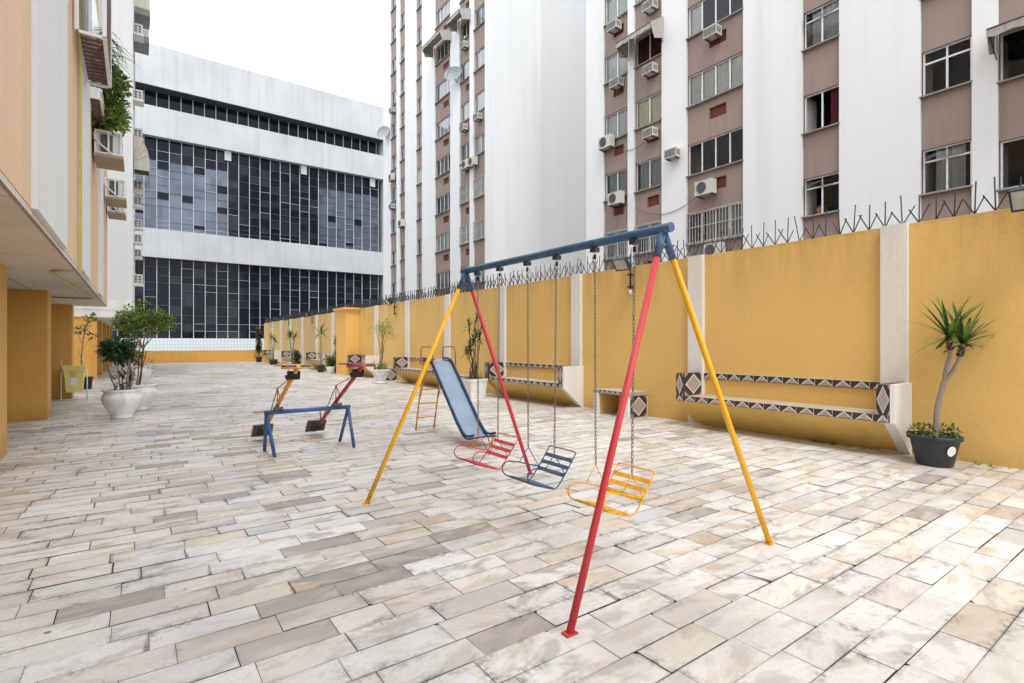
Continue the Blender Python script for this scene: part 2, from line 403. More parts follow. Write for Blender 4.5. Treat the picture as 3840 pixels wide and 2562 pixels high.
def build_terrace():
    R = random.Random(5)
    pal = [((.775,.77,.755),44),((.755,.745,.71),22),((.72,.665,.57),11),((.74,.69,.65),8),((.60,.50,.39),5),((.62,.60,.58),9),((.36,.325,.30),4),((.60,.64,.67),1)]
    bag = [c for c, k in pal for _ in range(k)]
    mb = MB(); cols = []; uvs = []
    X0, X1, Y0, Y1 = -4.2, 7.72, -4.0, 42.0
    y = Y0; row = 0
    from mathutils import noise as mn
    while y < Y1:
        h = .178*R.uniform(.95, 1.05); x = X0 - (row % 2)*.215 - R.uniform(0, .09)
        while x < X1:
            L = .43*R.uniform(.84, 1.14)
            if R.random() < .05: L *= .6
            a, b = max(x, X0), min(x+L, X1)
            if b-a > .03:
                wj = R.choice([.0006, .001, .0018, .0030]); g = lambda: wj*R.uniform(.4, 1.5)
                zt = R.uniform(-.0015, .0015)
                zz = lambda: R.uniform(-.001, .001)+zt
                crn = [(a+g(), y+g()), (b-g(), y+g()), (b-g(), y+h-g()), (a+g(), y+h-g())]
                q = []; uu = []
                for ki in range(4):
                    px_, py_ = crn[ki]; w_ = ((0,0),(1,0),(1,1),(0,1))[ki]
                    if R.random() < .13:                       # broken corner
                        cxs = (1, -1, -1, 1)[ki]*R.uniform(.008, .028); cys = (1, 1, -1, -1)[ki]*R.uniform(.006, .022)
                        two = [(px_+cxs, py_), (px_, py_+cys)]
                        if ki in (0, 2): two = two[::-1]
                        q += [(t_[0], t_[1], zz()) for t_ in two]; uu += [w_, w_]
                    else: q.append((px_, py_, zz())); uu.append(w_)
                mb.face(q, 0)
                cx = (a+b)/2
                nz = mn.noise(Vector((cx*.8, y*.8, 3.))) + .12*max(-1, min(1, (2.2-cx)/3.5))  # left side leans to dark stones, standing in for dimmer light
                c = R.choice(bag)
                if nz > .3 and R.random() < .45: c = R.choice([(.55,.51,.48),(.44,.40,.37),(.32,.29,.27),(.54,.45,.36)])
                f = R.uniform(.88, 1.03)*(1-.08*max(0, min(1, (cx-1.2)/2.5)))  # stones darkened towards the right to offset the stronger light
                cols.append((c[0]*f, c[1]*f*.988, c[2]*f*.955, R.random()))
                uvs.append(uu)
            x += L
        y += h; row += 1
    n = len(mb.f)
    mb.box(X0, Y0, -.6, X1, Y1, -.007, 1)
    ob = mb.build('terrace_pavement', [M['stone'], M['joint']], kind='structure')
    me = ob.data
    at = me.color_attributes.new('tone', 'FLOAT_COLOR', 'CORNER'); uvl = me.uv_layers.new(name='UVMap')
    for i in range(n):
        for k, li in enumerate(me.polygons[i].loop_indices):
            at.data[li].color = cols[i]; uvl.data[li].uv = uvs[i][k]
build_terrace()

# ------------------------------------------------------------------ yellow boundary wall
XW, HW = 7.65, 2.785
wall = thing('boundary_wall', 'long yellow mosaic wall with white pilasters and iron spikes along its top', 'wall', (XW, 2, 0))
PIL = [2.48, 5.30, 8.23, 11.02, 13.93, 16.82, 19.7, 25.3, 28.1, 31.0, 33.8, 36.4, 39.1]
mb = MB(); mb.box(XW, -4, 0, XW+.2, 42.2, HW); mb.box(XW-.002, -4, HW, XW+.22, 42.2, HW+.02)
mb.build('wall_panel', M['yellow_wall'], wall)
for y in PIL:
    MB().box(XW-.075, y-.14, 0, XW-.003, y+.14, HW+.025).build('pilaster', M['pilaster'], wall)
def spike_mb(mb, y, R, z=HW+.02):
    x = XW+.05; aw = R.uniform(.085, .125) if y < 4.2 else R.uniform(.10, .19); rr_ = .0075 if y < 5 else .009 if y < 10 else .012
    l = R.uniform(-.025, .025); s1 = R.uniform(.85, 1.1); s2 = R.uniform(.85, 1.1)
    if R.random() < .07: l += R.uniform(-.09, .09)
    mb.tube([(x,y,z-.03),(x+R.uniform(-.03,.02),y+l,z+.36*R.uniform(.9, 1.05))], rr_, 4)
    if R.random() > .08: mb.tube([(x,y,z),(x-.02,y+aw*s1,z+(.20 if aw < .13 else .25)*s1)], rr_, 4)
    if R.random() > .08: mb.tube([(x,y,z),(x-.02,y-aw*s2,z+(.20 if aw < .13 else .25)*s2)], rr_, 4)
R = random.Random(11)
y = 1.02; far = MB(); far2 = MB(); cnt = 0
while y < 42:
    if cnt < 98:
        mb = MB(); spike_mb(mb, y, R); mb.build('wall_spike', M['spike'], wall)
    else: spike_mb(far, y, R)
    cnt += 1; y += .174*R.uniform(.93, 1.07)
far.tube([(XW+.05, 18, HW+.05), (XW+.05, 42, HW+.05)], .012, 5); far.tube([(XW+.03, 18, HW+.14), (XW+.03, 42, HW+.14)], .012, 5)
far.build('wall_spike', M['spike'], wall, kind='stuff')

pier = thing('wall_pier', 'square orange pier with moulded cap standing in front of the yellow wall', 'pier', (7.35, 22.3, 0))
MB().box(7.06, 21.7, 0, XW-.004, 23.0, 2.70).build('shaft', M['pier'], pier)
mb = MB(); mb.box(6.99, 21.62, 2.70, XW-.004, 23.08, 2.76); mb.box(6.95, 21.58, 2.76, XW-.004, 23.12, 2.83); mb.build('cap', M['pier'], pier)

# ---- tiled benches
def zigzag(mb, y0, y1, z0, z1, x, per, side=-1):
    """triangle tiles on a strip facing -X: pink triangles between white grout lines on dark tile (mats 0 dark,1 pink,2 grout)"""
    n = max(1, round((y1-y0)/per)); p = (y1-y0)/n; hgt = z1-z0; g = .015
    for i in range(n):
        a = y0+i*p; b = a+p; c = (a+b)/2
        a, b = c-.40*p, c+.40*p; mb.face([(x-.002, b-.012, z0+.004), (x-.002, a+.012, z0+.004), (x-.002, c, z1-.012)], 1)
        for (p0, p1) in (((a, z0), (c, z1)), ((b, z0), (c, z1))):
            d = Vector((p1[0]-p0[0], p1[1]-p0[1])); d.normalize(); nn = Vector((-d.y, d.x))*g/2
            mb.face([(x-.003, p0[0]+nn.x, p0[1]+nn.y), (x-.003, p1[0]+nn.x, p1[1]+nn.y), (x-.003, p1[0]-nn.x, p1[1]-nn.y), (x-.003, p0[0]-nn.x, p0[1]-nn.y)], 2)
        mb.face([(x-.0035, a-.003, z0), (x-.0035, a+.003, z0), (x-.0035, a+.003, z1), (x-.0035, a-.003, z1)], 2)
def diamond(mb, cy, cz, ry, rz, plane, off, axis):
    """a pink diamond with a white edge on a dark tile; axis 'x' faces -X at x=plane, axis 'y' faces -Y at y=plane"""
    def pt(a, b, o): return (plane-o, a, b) if axis == 'x' else (a, plane-o, b)
    mb.face([pt(cy, cz-rz, off), pt(cy+ry, cz, off), pt(cy, cz+rz, off), pt(cy-ry, cz, off)], 2)
    k = .84
    mb.face([pt(cy, cz-rz*k, off+.001), pt(cy+ry*k, cz, off+.001), pt(cy, cz+rz*k, off+.001), pt(cy-ry*k, cz, off+.001)], 1)
def tile_face(mb, a0, a1, z0, z1, plane, axis, nx, nz):
    """diamond field with corner diamonds, on a face"""
    w, h = (a1-a0)/nx, (z1-z0)/nz
    for i in range(nx):
        for j in range(nz):
            diamond(mb, a0+(i+.5)*w, z0+(j+.5)*h, w*.47, h*.47, plane, .002, axis)
    for i in range(nx+1):
        for j in range(nz+1):
            cy, cz = a0+i*w, z0+j*h
            lo, hi = max(a0, cy-w*.2), min(a1, cy+w*.2); zl, zh = max(z0, cz-h*.2), min(z1, cz+h*.2)
            def pt(a, b): return (plane-.0015, a, b) if axis == 'x' else (a, plane-.0015, b)
            mb.face([pt(cy, zl), pt(hi, cz), pt(cy, zh), pt(lo, cz)], 1)
TM = [M['tile_dark'], M['tile_pink'], M['grout']]
def bench(y0, y1, label, spotted=True):
    XF = 7.10
    t = thing('tiled_bench', label, 'bench', (XF, (y0+y1)/2, 0), 'masonry benches along the yellow wall')
    xb = XW-.004
    MB().prism_y([(xb,.0),(XF+.50,.0),(XF+.012,.415),(XF+.012,.485),(xb,.485)], y0+.07, y1-.02, 0).build('bench_body', M['yellow_flat'], t)
    MB().box(XF+.012, y0+.14, .487, xb, y1-.14, .50).build('seat', M['seat_slab'], t)
    mb = MB(); mb.box(XF, y0+.14, .42, XF+.010, y1-.14, .502, 0); zigzag(mb, y0+.15, y1-.15, .423, .499, XF, .225)
    mb.build('tile_band', TM, t)
    mb = MB(); mb.box(xb-.022, y0+.14, .762, xb, y1-.14, .850, 0); zigzag(mb, y0+.15, y1-.15, .766, .846, xb-.022, .225)
    mb.box(xb-.026, y0+.14, .851, xb, y1-.14, .858, 2)
    mb.build('back_band', TM, t)
    for (a, b, near) in ((y0, y0+.137, True), (y1-.137, y1, False)):
        mb = MB()
        mb.box(XF, a, .42, xb, b, .86, 0)
        tile_face(mb, a, b, .505, .86, XF, 'x', 1, 1); zigzag(mb, a+.004, b-.004, .423, .499, XF, .13)
        if not near: tile_face(mb, XF+.04, xb-.04, .505, .86, a, 'y', 1, 1)
        mb.build('armrest', TM, t)
    mb = MB(); mb.prism_y([(xb,.0),(XF+.50,.0),(XF-.004,.415),(XF-.004,.865),(xb,.865)], y0-.05, y0-.002, 0)
    mb.build('end_panel', M['white_plaster'], t)
    MB().prism_y([(xb,.0),(XF+.50,.0),(XF+.012,.415),(xb,.415)], y0, y0+.068, 0).build('bracket', M['white_plaster'], t)
    return t
bench(2.36, 5.32, 'tiled masonry bench nearest the camera, left of the potted yucca in the black tub')
bench(8.10, 11.05, 'tiled masonry bench behind the swing chains, with a white end panel beside the small stool')
bench(13.75, 16.85, 'tiled masonry bench behind the slide ladder, third along the yellow wall')
bench(19.50, 21.60, 'short tiled bench between the orange pier and the white pedestal pot')
bench(25.2, 28.2, 'tiled bench just beyond the orange pier, partly behind the small white bowl planter')
bench(30.9, 33.9, 'tiled bench far along the wall, behind the wide-headed yucca')
bench(36.4, 39.4, 'farthest tiled bench, beside the terrace corner')

def stool(y0, y1, label):
    t = thing('tiled_stool', label, 'stool', (7.12, (y0+y1)/2, 0), 'small tiled stools against the yellow wall')
    xb, xf = XW-.004, 7.12
    mb = MB(); mb.box(xf, y0-.02, .395, xb, y1+.02, .462, 0); mb.build('top_slab', M['seat_slab'], t)
    mb = MB(); mb.box(xf-.006, y0+.16, .40, xf-.0005, y1-.16, .458, 0); zigzag(mb, y0+.17, y1-.17, .402, .456, xf-.006, .12); mb.build('tile_band', TM, t)
    for a in (y0, y1-.13):
        mb = MB(); mb.box(xf, a, 0, xb, a+.13, .394, 1); mb.box(xf+.03, a+.131, .004, xb, a+.134, .39, 3)
        if a == y0:
            mb.box(xf+.06, a-.004, .005, xb-.02, a-.0005, .39, 0); tile_face(mb, xf+.06, xb-.02, .005, .39, a-.004, 'y', 1, 1)
        else: mb.box(xf+.03, a-.004, .004, xb, a-.0005, .39, 3)
        # slot 1 serves the tile diamonds, slot 4 the white masonry
        nb = 6; mb.m = [4 if q < nb else mb.m[q] for q in range(len(mb.m))]
        mb.build('side_panel', [M['tile_dark'], M['tile_pink'], M['grout'], M['yellow_flat'], M['white_plaster']], t)
    return t
stool(6.36, 7.22, 'small tiled stool with white legs between the two nearest benches')
stool(12.1, 12.95, 'small tiled stool half hidden behind the square white planter')
stool(17.75, 18.6, 'small tiled stool to the right of the white pedestal pot')

# ---- floodlights on the wall
def flood(y, label):
    t = thing('floodlight', label, 'floodlight', (XW-.2, y, 2.4), 'floodlights fixed to the yellow wall')
    x = XW-.06
    mb = MB(); mb.tube([(x,y,2.36),(x,y,3.0)], .016, 8); mb.box(x-.03,y-.05,2.40,x+.055,y+.05,2.425); mb.box(x-.03,y-.05,2.63,x+.055,y+.05,2.655)
    mb.tube([(x,y,2.98),(x-.16,y+.02,2.92)], .012, 6); mb.build('bracket', M['black'], t)
    h = MB(); Mt = Matrix.Translation((x-.22,y+.02,2.83)) @ Matrix.Rotation(math.radians(-35), 4, 'Y')
    def bx(mb, x0,y0,z0,x1,y1,z1,m=0):
        b = len(mb.v); mb.box(x0,y0,z0,x1,y1,z1,m)
        for i in range(b, len(mb.v)): mb.v[i] = tuple(Mt @ Vector(mb.v[i]))
    bx(h, -.03,-.15,-.11,.05,.15,.11); bx(h, -.045,-.16,-.12,-.03,.16,-.105); bx(h, -.045,-.16,.105,-.03,.16,.12); bx(h, -.045,-.16,-.105,-.03,-.145,.105); bx(h, -.045,.145,-.105,-.03,.16,.105)
    h.build('lamp_head', M['black'], t)
    g = MB(); bx(g, -.036,-.143,-.103,-.031,.143,.103); g.build('lamp_glass', M['lamp_glass'], t)
    b = MB(); b.lathe(x, y, [(.001,2.27),(.02,2.275),(.032,2.30),(.034,2.325),(.02,2.35),(.016,2.37)], 12); b.build('bulb', M['bulb'], t)
    return t
f0 = flood(6.72, 'black floodlight on a bracket above the wall, seen under the blue swing bar')
for y, lb in ((1.2, 'black floodlight cut off by the right edge of the picture'), (17.9, 'floodlight on the wall to the right of the orange pier'), (28.9, 'floodlight on the wall above the bench just beyond the pier'), (34.2, 'floodlight on the far wall above the two-headed yucca'), (39.4, 'farthest floodlight, by the end of the yellow wall')):
    dup(f0, (XW-.2, y, 2.4), lb)

# ---- end parapet
p = thing('end_parapet', 'low yellow parapet closing the far end of the terrace', 'wall', (2, 42.1, 0))
MB().box(-4.2, 42.0, 0, XW+.2, 42.2, .80).build('parapet_wall', M['orange_flat'], p)
MB().box(-4.2, 41.97, .80, XW+.2, 42.23, .84).build('coping', M['white_plaster'], p)

# ------------------------------------------------------------------ apartment towers on the right
XT = 17.8; XS = XT+.10; XG = XS+.09
def holed_panel(mb, y0, y1, z0, z1, holes, x, depth, m=0):
    ys = sorted({y0, y1, *[h[0] for h in holes], *[h[1] for h in holes]}); zs = sorted({z0, z1, *[h[2] for h in holes], *[h[3] for h in holes]})
    for i in range(len(ys)-1):
        for j in range(len(zs)-1):
            cy, cz = (ys[i]+ys[i+1])/2, (zs[j]+zs[j+1])/2
            if any(h[0] < cy < h[1] and h[2] < cz < h[3] for h in holes): continue
            mb.face([(x,ys[i+1],zs[j]),(x,ys[i],zs[j]),(x,ys[i],zs[j+1]),(x,ys[i+1],zs[j+1])], m)
    for (a, b, c, d) in holes:
        for q in (((a,c),(b,c)),((b,c),(b,d)),((b,d),(a,d)),((a,d),(a,c))):
            mb.face([(x,q[0][0],q[0][1]),(x,q[1][0],q[1][1]),(x+depth,q[1][0],q[1][1]),(x+depth,q[0][0],q[0][1])], m)
WR = random.Random(3)
def window(parent, ya, yb, za, zb, n, style, cur, grille=False, openw=None, transom=False, bright=False):
    """aluminium window: ya<yb, in the plane XG"""
    fr = MB(); t_ = .045; x0, x1 = XG-.03, XG+.02
    fr.box(x0,ya,za,x1,yb,za+t_); fr.box(x0,ya,zb-t_,x1,yb,zb); fr.box(x0+.001,ya,za+t_,x1-.001,ya+t_,zb-t_); fr.box(x0+.001,yb-t_,za+t_,x1-.001,yb,zb-t_)
    zt = zb-t_
    if transom:
        zt = zb-.36; fr.box(x0+.002,ya+t_,zt,x1-.002,yb-t_,zt+.05)
        fr.box(x0+.004,(ya+yb)/2-.02,zt+.05,x1-.004,(ya+yb)/2+.02,zb-t_)
    for i in range(1, n):
        y = ya+(yb-ya)*i/n; fr.box(x0+.004,y-.024,za+t_,x1-.004,y+.024,zt)
    w = fr.build('window', M['alu'], parent)
    MB().face([(XG,yb-t_,za+t_),(XG,ya+t_,za+t_),(XG,ya+t_,zb-t_),(XG,yb-t_,zb-t_)], 0)
    g = MB(); wp = (yb-ya)/n
    for i in range(n):
        a, b = ya+i*wp+.02, ya+(i+1)*wp-.02
        if openw is not None and i in openw: continue
        tl = WR.uniform(-.012, .012)
        g.face([(XG+tl,b,za+.02),(XG-tl,a,za+.02),(XG-tl,a,zt),(XG+tl,b,zt)], 0)
    if transom: g.face([(XG-.20 if WR.random() < .5 else XG,yb-.03,zt+.03),(XG-.20 if False else XG,ya+.03,zt+.03),(XG,ya+.03,zb-.03),(XG,yb-.03,zb-.03)], 0)
    g.build('pane', M[style], w)
    if cur:
        kind, c0, c1 = cur
        cm = MB(); N = max(10, int((yb-ya)*(c1-c0)*22)); pr = None
        for k in range(N+1):
            y = ya+(yb-ya)*(c0+(c1-c0)*k/N); x = XG+.06+.022*math.sin(k*1.9+WR.random())
            if pr: cm.face([(pr[0],pr[1],za),(x,y,za),(x,y,zb),(pr[0],pr[1],zb)], 0, True)
            pr = (x, y)
        cm.build('curtain', M[kind], w)
    MB().box(XT-.02,ya-.045,za-.045,XG-.031,yb+.045,za-.003).build('sill', M['sill'], w)
    if grille:
        gr = MB(); nb = int((yb-ya)/.125)
        for i in range(nb+1):
            y = ya+.02+(yb-ya-.04)*i/nb; gr.box(XT-.02,y-.009,za+.01,XT-.003,y+.009,zb-.01)
        gr.box(XT-.03,ya,zb-.05,XT-.021,yb,zb-.02); gr.box(XT-.03,ya,za+.02,XT-.021,yb,za+.05); gr.box(XT-.03,ya,(za+zb)/2,XT-.021,yb,(za+zb)/2+.025)
        gr.build('grille', M['grille'], w)
    return w
S0, SH, WH = 5.25, 2.745, 1.245
def tower(root, cols_, y_near, y_far, top, kmax, specs):
    """cols_: (y0, y1, offset, panes, hole centre or None, hole width)"""
    wl = MB(); ordered = sorted(cols_, key=lambda c: c[0])
    edges = [y_near] + [v for c in ordered for v in (c[0], c[1])] + [y_far]
    for i in range(0, len(edges), 2):
        wl.box(XT, edges[i], -.6, XG+.9, edges[i+1], top)
    wl.build('wall', M['tower_white'], root)
    b = MB(); b.box(XG+.9, y_near+.01, -.6, XT+13, y_far-.01, top-.01, 0)
    b.box(XT-.08, y_near-.06, top, XT+13.1, y_far+.06, top+.35); b.build('roof_block', M['tower_white'], root)
    for ci, (a, c, off, n, hc, hw) in enumerate(cols_):
        holes = []; zz = []
        for k in range(kmax+1):
            za = S0+off+SH*k; zz.append(za); holes.append((a+.001, c-.001, za, za+WH))
            if hc is not None: holes.append((hc-hw/2, hc+hw/2, za-.80, za-.36))
        sp = MB(); holed_panel(sp, a+.0005, c-.0005, -.6, top, holes, XS, .091)
        if hc is not None:
            for k in range(kmax+1):
                za = zz[k]; sp.box(XS+.0905, hc-hw/2-.05, za-.85, XS+.5,hc+hw/2+.05, za-.30, 1)
        sp.face([(XG+.85,c,0),(XG+.85,a,0),(XG+.85,a,top),(XG+.85,c,top)], 2)  # dark backing plane stands in for the unlit rooms
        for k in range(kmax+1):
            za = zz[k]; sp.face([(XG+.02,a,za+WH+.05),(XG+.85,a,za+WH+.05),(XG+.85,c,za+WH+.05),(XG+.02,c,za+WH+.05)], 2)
        sp.build('spandrel_panel', [M['mauve'], M['hole'], M['room']], root)
        for k in range(kmax+1):
            kw = dict(style='pane', cur=None); kw.update(specs(ci, k))
            window(root, a+.02, c-.02, zz[k]+.002, zz[k]+WH-.002, n, **kw)
CUR = ['cur_white','cur_white','cur_cream','cur_grey']
near = thing('apartment_tower', 'white and mauve apartment tower close behind the spiked yellow wall', 'building', (XT, 10, -.6))
ncols = [(15.92,17.40,0,2,16.55,.62),(14.06,15.55,0,2,14.58,.64),(10.45,12.85,0,4,11.53,.72),(7.27,8.39,.25,2,None,0),(4.08,5.19,.25,2,None,0),(1.6,3.57,0,3,None,0)]
def nspec(ci, k):
    r = WR.random(); d = {}
    if ci in (0,1,2):
        if k == 0: d = dict(grille=True, cur=('cur_grey', 0, .7))
        elif ci == 2 and k == 1: d = {}
        elif ci == 2 and k == 2: d = dict(cur=('cur_white', .0, 1))
        elif ci == 2 and k == 3: d = dict(cur=('cur_white', .75, 1))
        elif ci == 1 and k == 2: d = dict(cur=('cur_cream', 0, 1))
        elif ci == 1 and k == 3: d = dict(cur=('cur_red', 0, 1))
        elif k == 1: d = dict(cur=('cur_grey', 0, .9))
        else: d = dict(cur=('cur_white', .1, 1))
    elif ci == 3:
        if k == 0: d = dict(transom=True, openw=[1])
        elif k == 1: d = dict(openw=[0,1], cur=('cur_red', .1, .3))
        else: d = dict(transom=True, cur=('cur_grey', 0, .8))
    elif ci == 4:
        d = dict(transom=True) if k == 1 else dict(transom=True, cur=('cur_grey', .15, .75))
    return d
tower(near, ncols, -3.0, 18.57, 34, 5, nspec)
far_t = thing('apartment_tower', 'tall narrow-windowed white and mauve tower beside the glass office block', 'building', (XT, 36, -.6))
fcols = [(41.53,42.81,0,2,None,0),(39.79,40.86,.25,2,None,0),(36.67,37.69,.25,2,None,0),(32.20,34.53,0,4,32.98,.8),(29.58,30.90,0,2,29.9,.7),(27.72,29.10,0,2,None,0)]
def fspec(ci, k):
    r = WR.random()
    if ci == 5 and k in (1, 2) or ci == 4 and k in (1, 2): return dict(grille=True, cur=('cur_white', 0, 1))
    if (k >= 4 and r < .8) or (k >= 2 and r < .2): return dict(style='pane_bright', cur=('cur_white', 0, .6))
    if ci in (2,) and k in (3, 5): return dict(style='pane_frost')
    if r < .6: return dict(cur=(WR.choice(CUR), 0, WR.choice([.6, .8, 1.])))
    return dict(cur=('cur_grey', .3, .9))
tower(far_t, fcols, 26.9, 44.4, 38, 9, fspec)
rc = thing('tower_link', 'plain off-white recessed wall joining the two mauve towers', 'building', (21.7, 23, -.6))
MB().box(21.7, 18.55, -.6, 24, 27.4, 36).build('wall', M['link_white'], rc)
MB().box(21.64, 27.20, -.5, 21.699, 27.335, 36).build('joint_strip', M['soffit_dark'], rc)
MB().box(XT+.3, 27.34,-.6, 21.69, 27.9, 38).build('end_wall', M['tower_white'], far_t)

# ---- air conditioners and other things on the towers
def ac_window(loc, label):
    t = thing('air_conditioner', label, 'air conditioner', loc, 'air conditioners on the apartment towers')
    x, y, z = loc
    MB().box(x-.34, y-.28, z, x+.04, y+.28, z+.36).build('casing', M['ac'], t)
    mb = MB()
    for k in range(8): mb.box(x-.346, y-.245, z+.045+k*.036, x-.3405, y+.245, z+.063+k*.036)
    for yy in (-.25, -.01, .235): mb.box(x-.3475, y+yy, z+.035, x-.3405, y+yy+.015, z+.325)
    mb.build('grill', M['ac_dark'], t)
    mb = MB()
    for k in range(5): mb.box(x-.29, y-.284, z+.08+k*.045, x-.06, y-.2805, z+.10+k*.045)
    for xx in (-.295, -.065): mb.box(x+xx, y-.2845, z+.075, x+xx+.01, y-.2805, z+.285)
    mb.build('side_vent', M['ac_dark'], t)
    for yy in (y-.22, y+.18): MB().box(x-.30, yy, z-.05, x+.04, yy+.04, z-.002).build('support', M['ac_dark'], t)
    return t
def ac_split(loc, label):
    t = thing('outdoor_unit', label, 'air conditioner', loc, 'split outdoor units on the apartment towers')
    x, y, z = loc
    mb = MB(); mb.box(x-.36, y-.38, z, x-.08, y+.38, z+.54); mb.build('casing', M['ac'], t)
    g = MB(); yc, zc = y+.10, z+.28
    for r in (.05, .11, .17, .22):
        g.tube([(x-.366, yc+r*math.cos(a*PI/10), zc+r*math.sin(a*PI/10)) for a in range(20)], .008, 4, closed=True)
    g.face([(x-.362, yc-.2*math.cos(a*PI/10), zc+.2*math.sin(a*PI/10)) for a in range(20)], 0); g.build('fan_grill', M['ac_dark'], t)
    for yy in (y-.32, y+.28): MB().box(x-.38, yy, z-.05, x+.1, yy+.04, z-.002).build('bracket', M['ac_dark'], t)
    return t
a0 = ac_window((XT+.02, 11.6, 12.9), 'large white window air conditioner near the top of the wide window strip')
for y, z, lb in [(16.6,15.6,'white air conditioner at the very top of the leftmost strip of the near tower'),(16.45,12.95,'white air conditioner left of the grey awning on the near tower'),
    (14.55,15.45,'white air conditioner at the picture top, above the grey awning'),(14.55,12.75,'white air conditioner right below the grey awning with the red curtain'),(14.55,10.05,'white air conditioner under the cream curtained window'),
    (13.4,8.85,'small grey box air conditioner alone on the white pier'),
    (30.05,20.95,'white air conditioner just below the higher small awning of the far tower'),(30.1,15.5,'white air conditioner below the satellite dish on the far tower'),(28.35,15.6,'white air conditioner in the rightmost strip of the far tower'),
    (42.1,21.0,'small air conditioner highest in the leftmost strip of the far tower'),(42.15,12.8,'small air conditioner lowest in the leftmost strip of the far tower')]:
    dup(a0, (XT+.02, y, z), lb)
s0 = ac_split((XT+.05, 11.87, 7.0), 'large white outdoor unit with round fan under the dark wide window')
for y, z, lb in [(17.05,10.35,'cream outdoor unit with fan overhanging the left edge of the near tower'),(16.45,7.62,'white outdoor unit with fan on the lowest curtained window of the near tower'),(11.5,4.55,'outdoor unit just showing over the spikes beside the near swing leg'),
    (28.9,12.8,'right one of the pair of outdoor units on the far tower'),(29.75,12.85,'left one of the pair of outdoor units on the far tower'),(42.15,15.2,'outdoor unit in the middle of the leftmost strip of the far tower'),(40.1,10.9,'outdoor unit on a shelf in the second strip of the far tower')]:
    dup(s0, (XT+.05, y, z), lb)
def awning(name, y0, y1, ztop, drop, out, label, mats=None):
    t = thing(name, label, 'awning', (XT, (y0+y1)/2, ztop))
    c = MB(); N = 14
    for i in range(N):
        a, b = y0+(y1-y0)*i/N, y0+(y1-y0)*(i+1)/N
        za = .03*math.sin(i*2.1); zb_ = .03*math.sin((i+1)*2.1)
        c.face([(XT-.02,a,ztop),(XT-.02,b,ztop),(XT-out,b,ztop-drop+zb_),(XT-out,a,ztop-drop+za)], 0)
        c.face([(XT-out,a,ztop-drop+za),(XT-out,b,ztop-drop+zb_),(XT-out+.01,b,ztop-drop-.2-zb_),(XT-out+.01,a,ztop-drop-.2-za)], 0)
    c.build('canopy', mats or M['awn'], t)
    for y in (y0, y1):
        s = MB(); s.face([(XT-.02,y,ztop),(XT-out,y,ztop-drop),(XT-out*.7,y,ztop-drop-.55),(XT-.02,y,ztop-drop-.35)], 0); s.build('side_flap', mats or M['awn'], t)
    MB().tube([(XT-out,y0,ztop-drop),(XT-out,y1,ztop-drop)], .02, 6).build('front_rail', M['ac_dark'], t)
    for y in (y0+.03, y1-.03): MB().tube([(XT-.01,y,ztop-drop-.5),(XT-out,y,ztop-drop)], .014, 5).build('arm', M['ac_dark'], t)
    return t
awning('awning', 13.95, 15.85, 14.95, .55, .85, 'grey canvas awning with side flaps over the window with the dark red curtain')
awning('awning', 1.4, 3.62, 9.42, .35, .8, 'ragged grey awning at the right edge of the picture')
awning('awning', 32.0, 34.7, 23.2, .4, 1.0, 'dark awning over the wide window strip of the far tower')
awning('awning', 29.4, 31.1, 23.35, .4, .9, 'dark awning higher and to the right of the other one on the far tower')
def dish(loc, r, label):
    t = thing('satellite_dish', label, 'satellite dish', loc); x, y, z = loc
    c = MB(); axis = Vector((-.75,-.6,.35)).normalized(); u = axis.orthogonal().normalized(); v = axis.cross(u); N = 20; rings = 5
    pt = lambda i, j: Vector(loc) + (u*math.cos(2*PI*j/N)+v*math.sin(2*PI*j/N))*(r*i/rings) + axis*(.3*r*(i/rings)**2)
    for i in range(rings):
        for j in range(N): c.face([pt(i,j), pt(i+1,j), pt(i+1,j+1), pt(i,j+1)] if i else [pt(0,0), pt(1,j), pt(1,j+1)], 0, True)
    c.build('reflector', M['dish'], t)
    m = MB(); m.tube([(x,y,z),(XT,y+.1,z-.35)], .03, 6); m.tube([Vector(loc)-v*r*.9+axis*.2, Vector(loc)+axis*r*1.1], .015, 5); m.build('arm', M['ac_dark'], t)
dish((XT-.3, 31.15, 19.55), .62, 'grey satellite dish on the white pier of the far tower')
dish((XT-.35, 43.4, 19.6), .62, 'grey satellite dish at the left corner of the far tower')

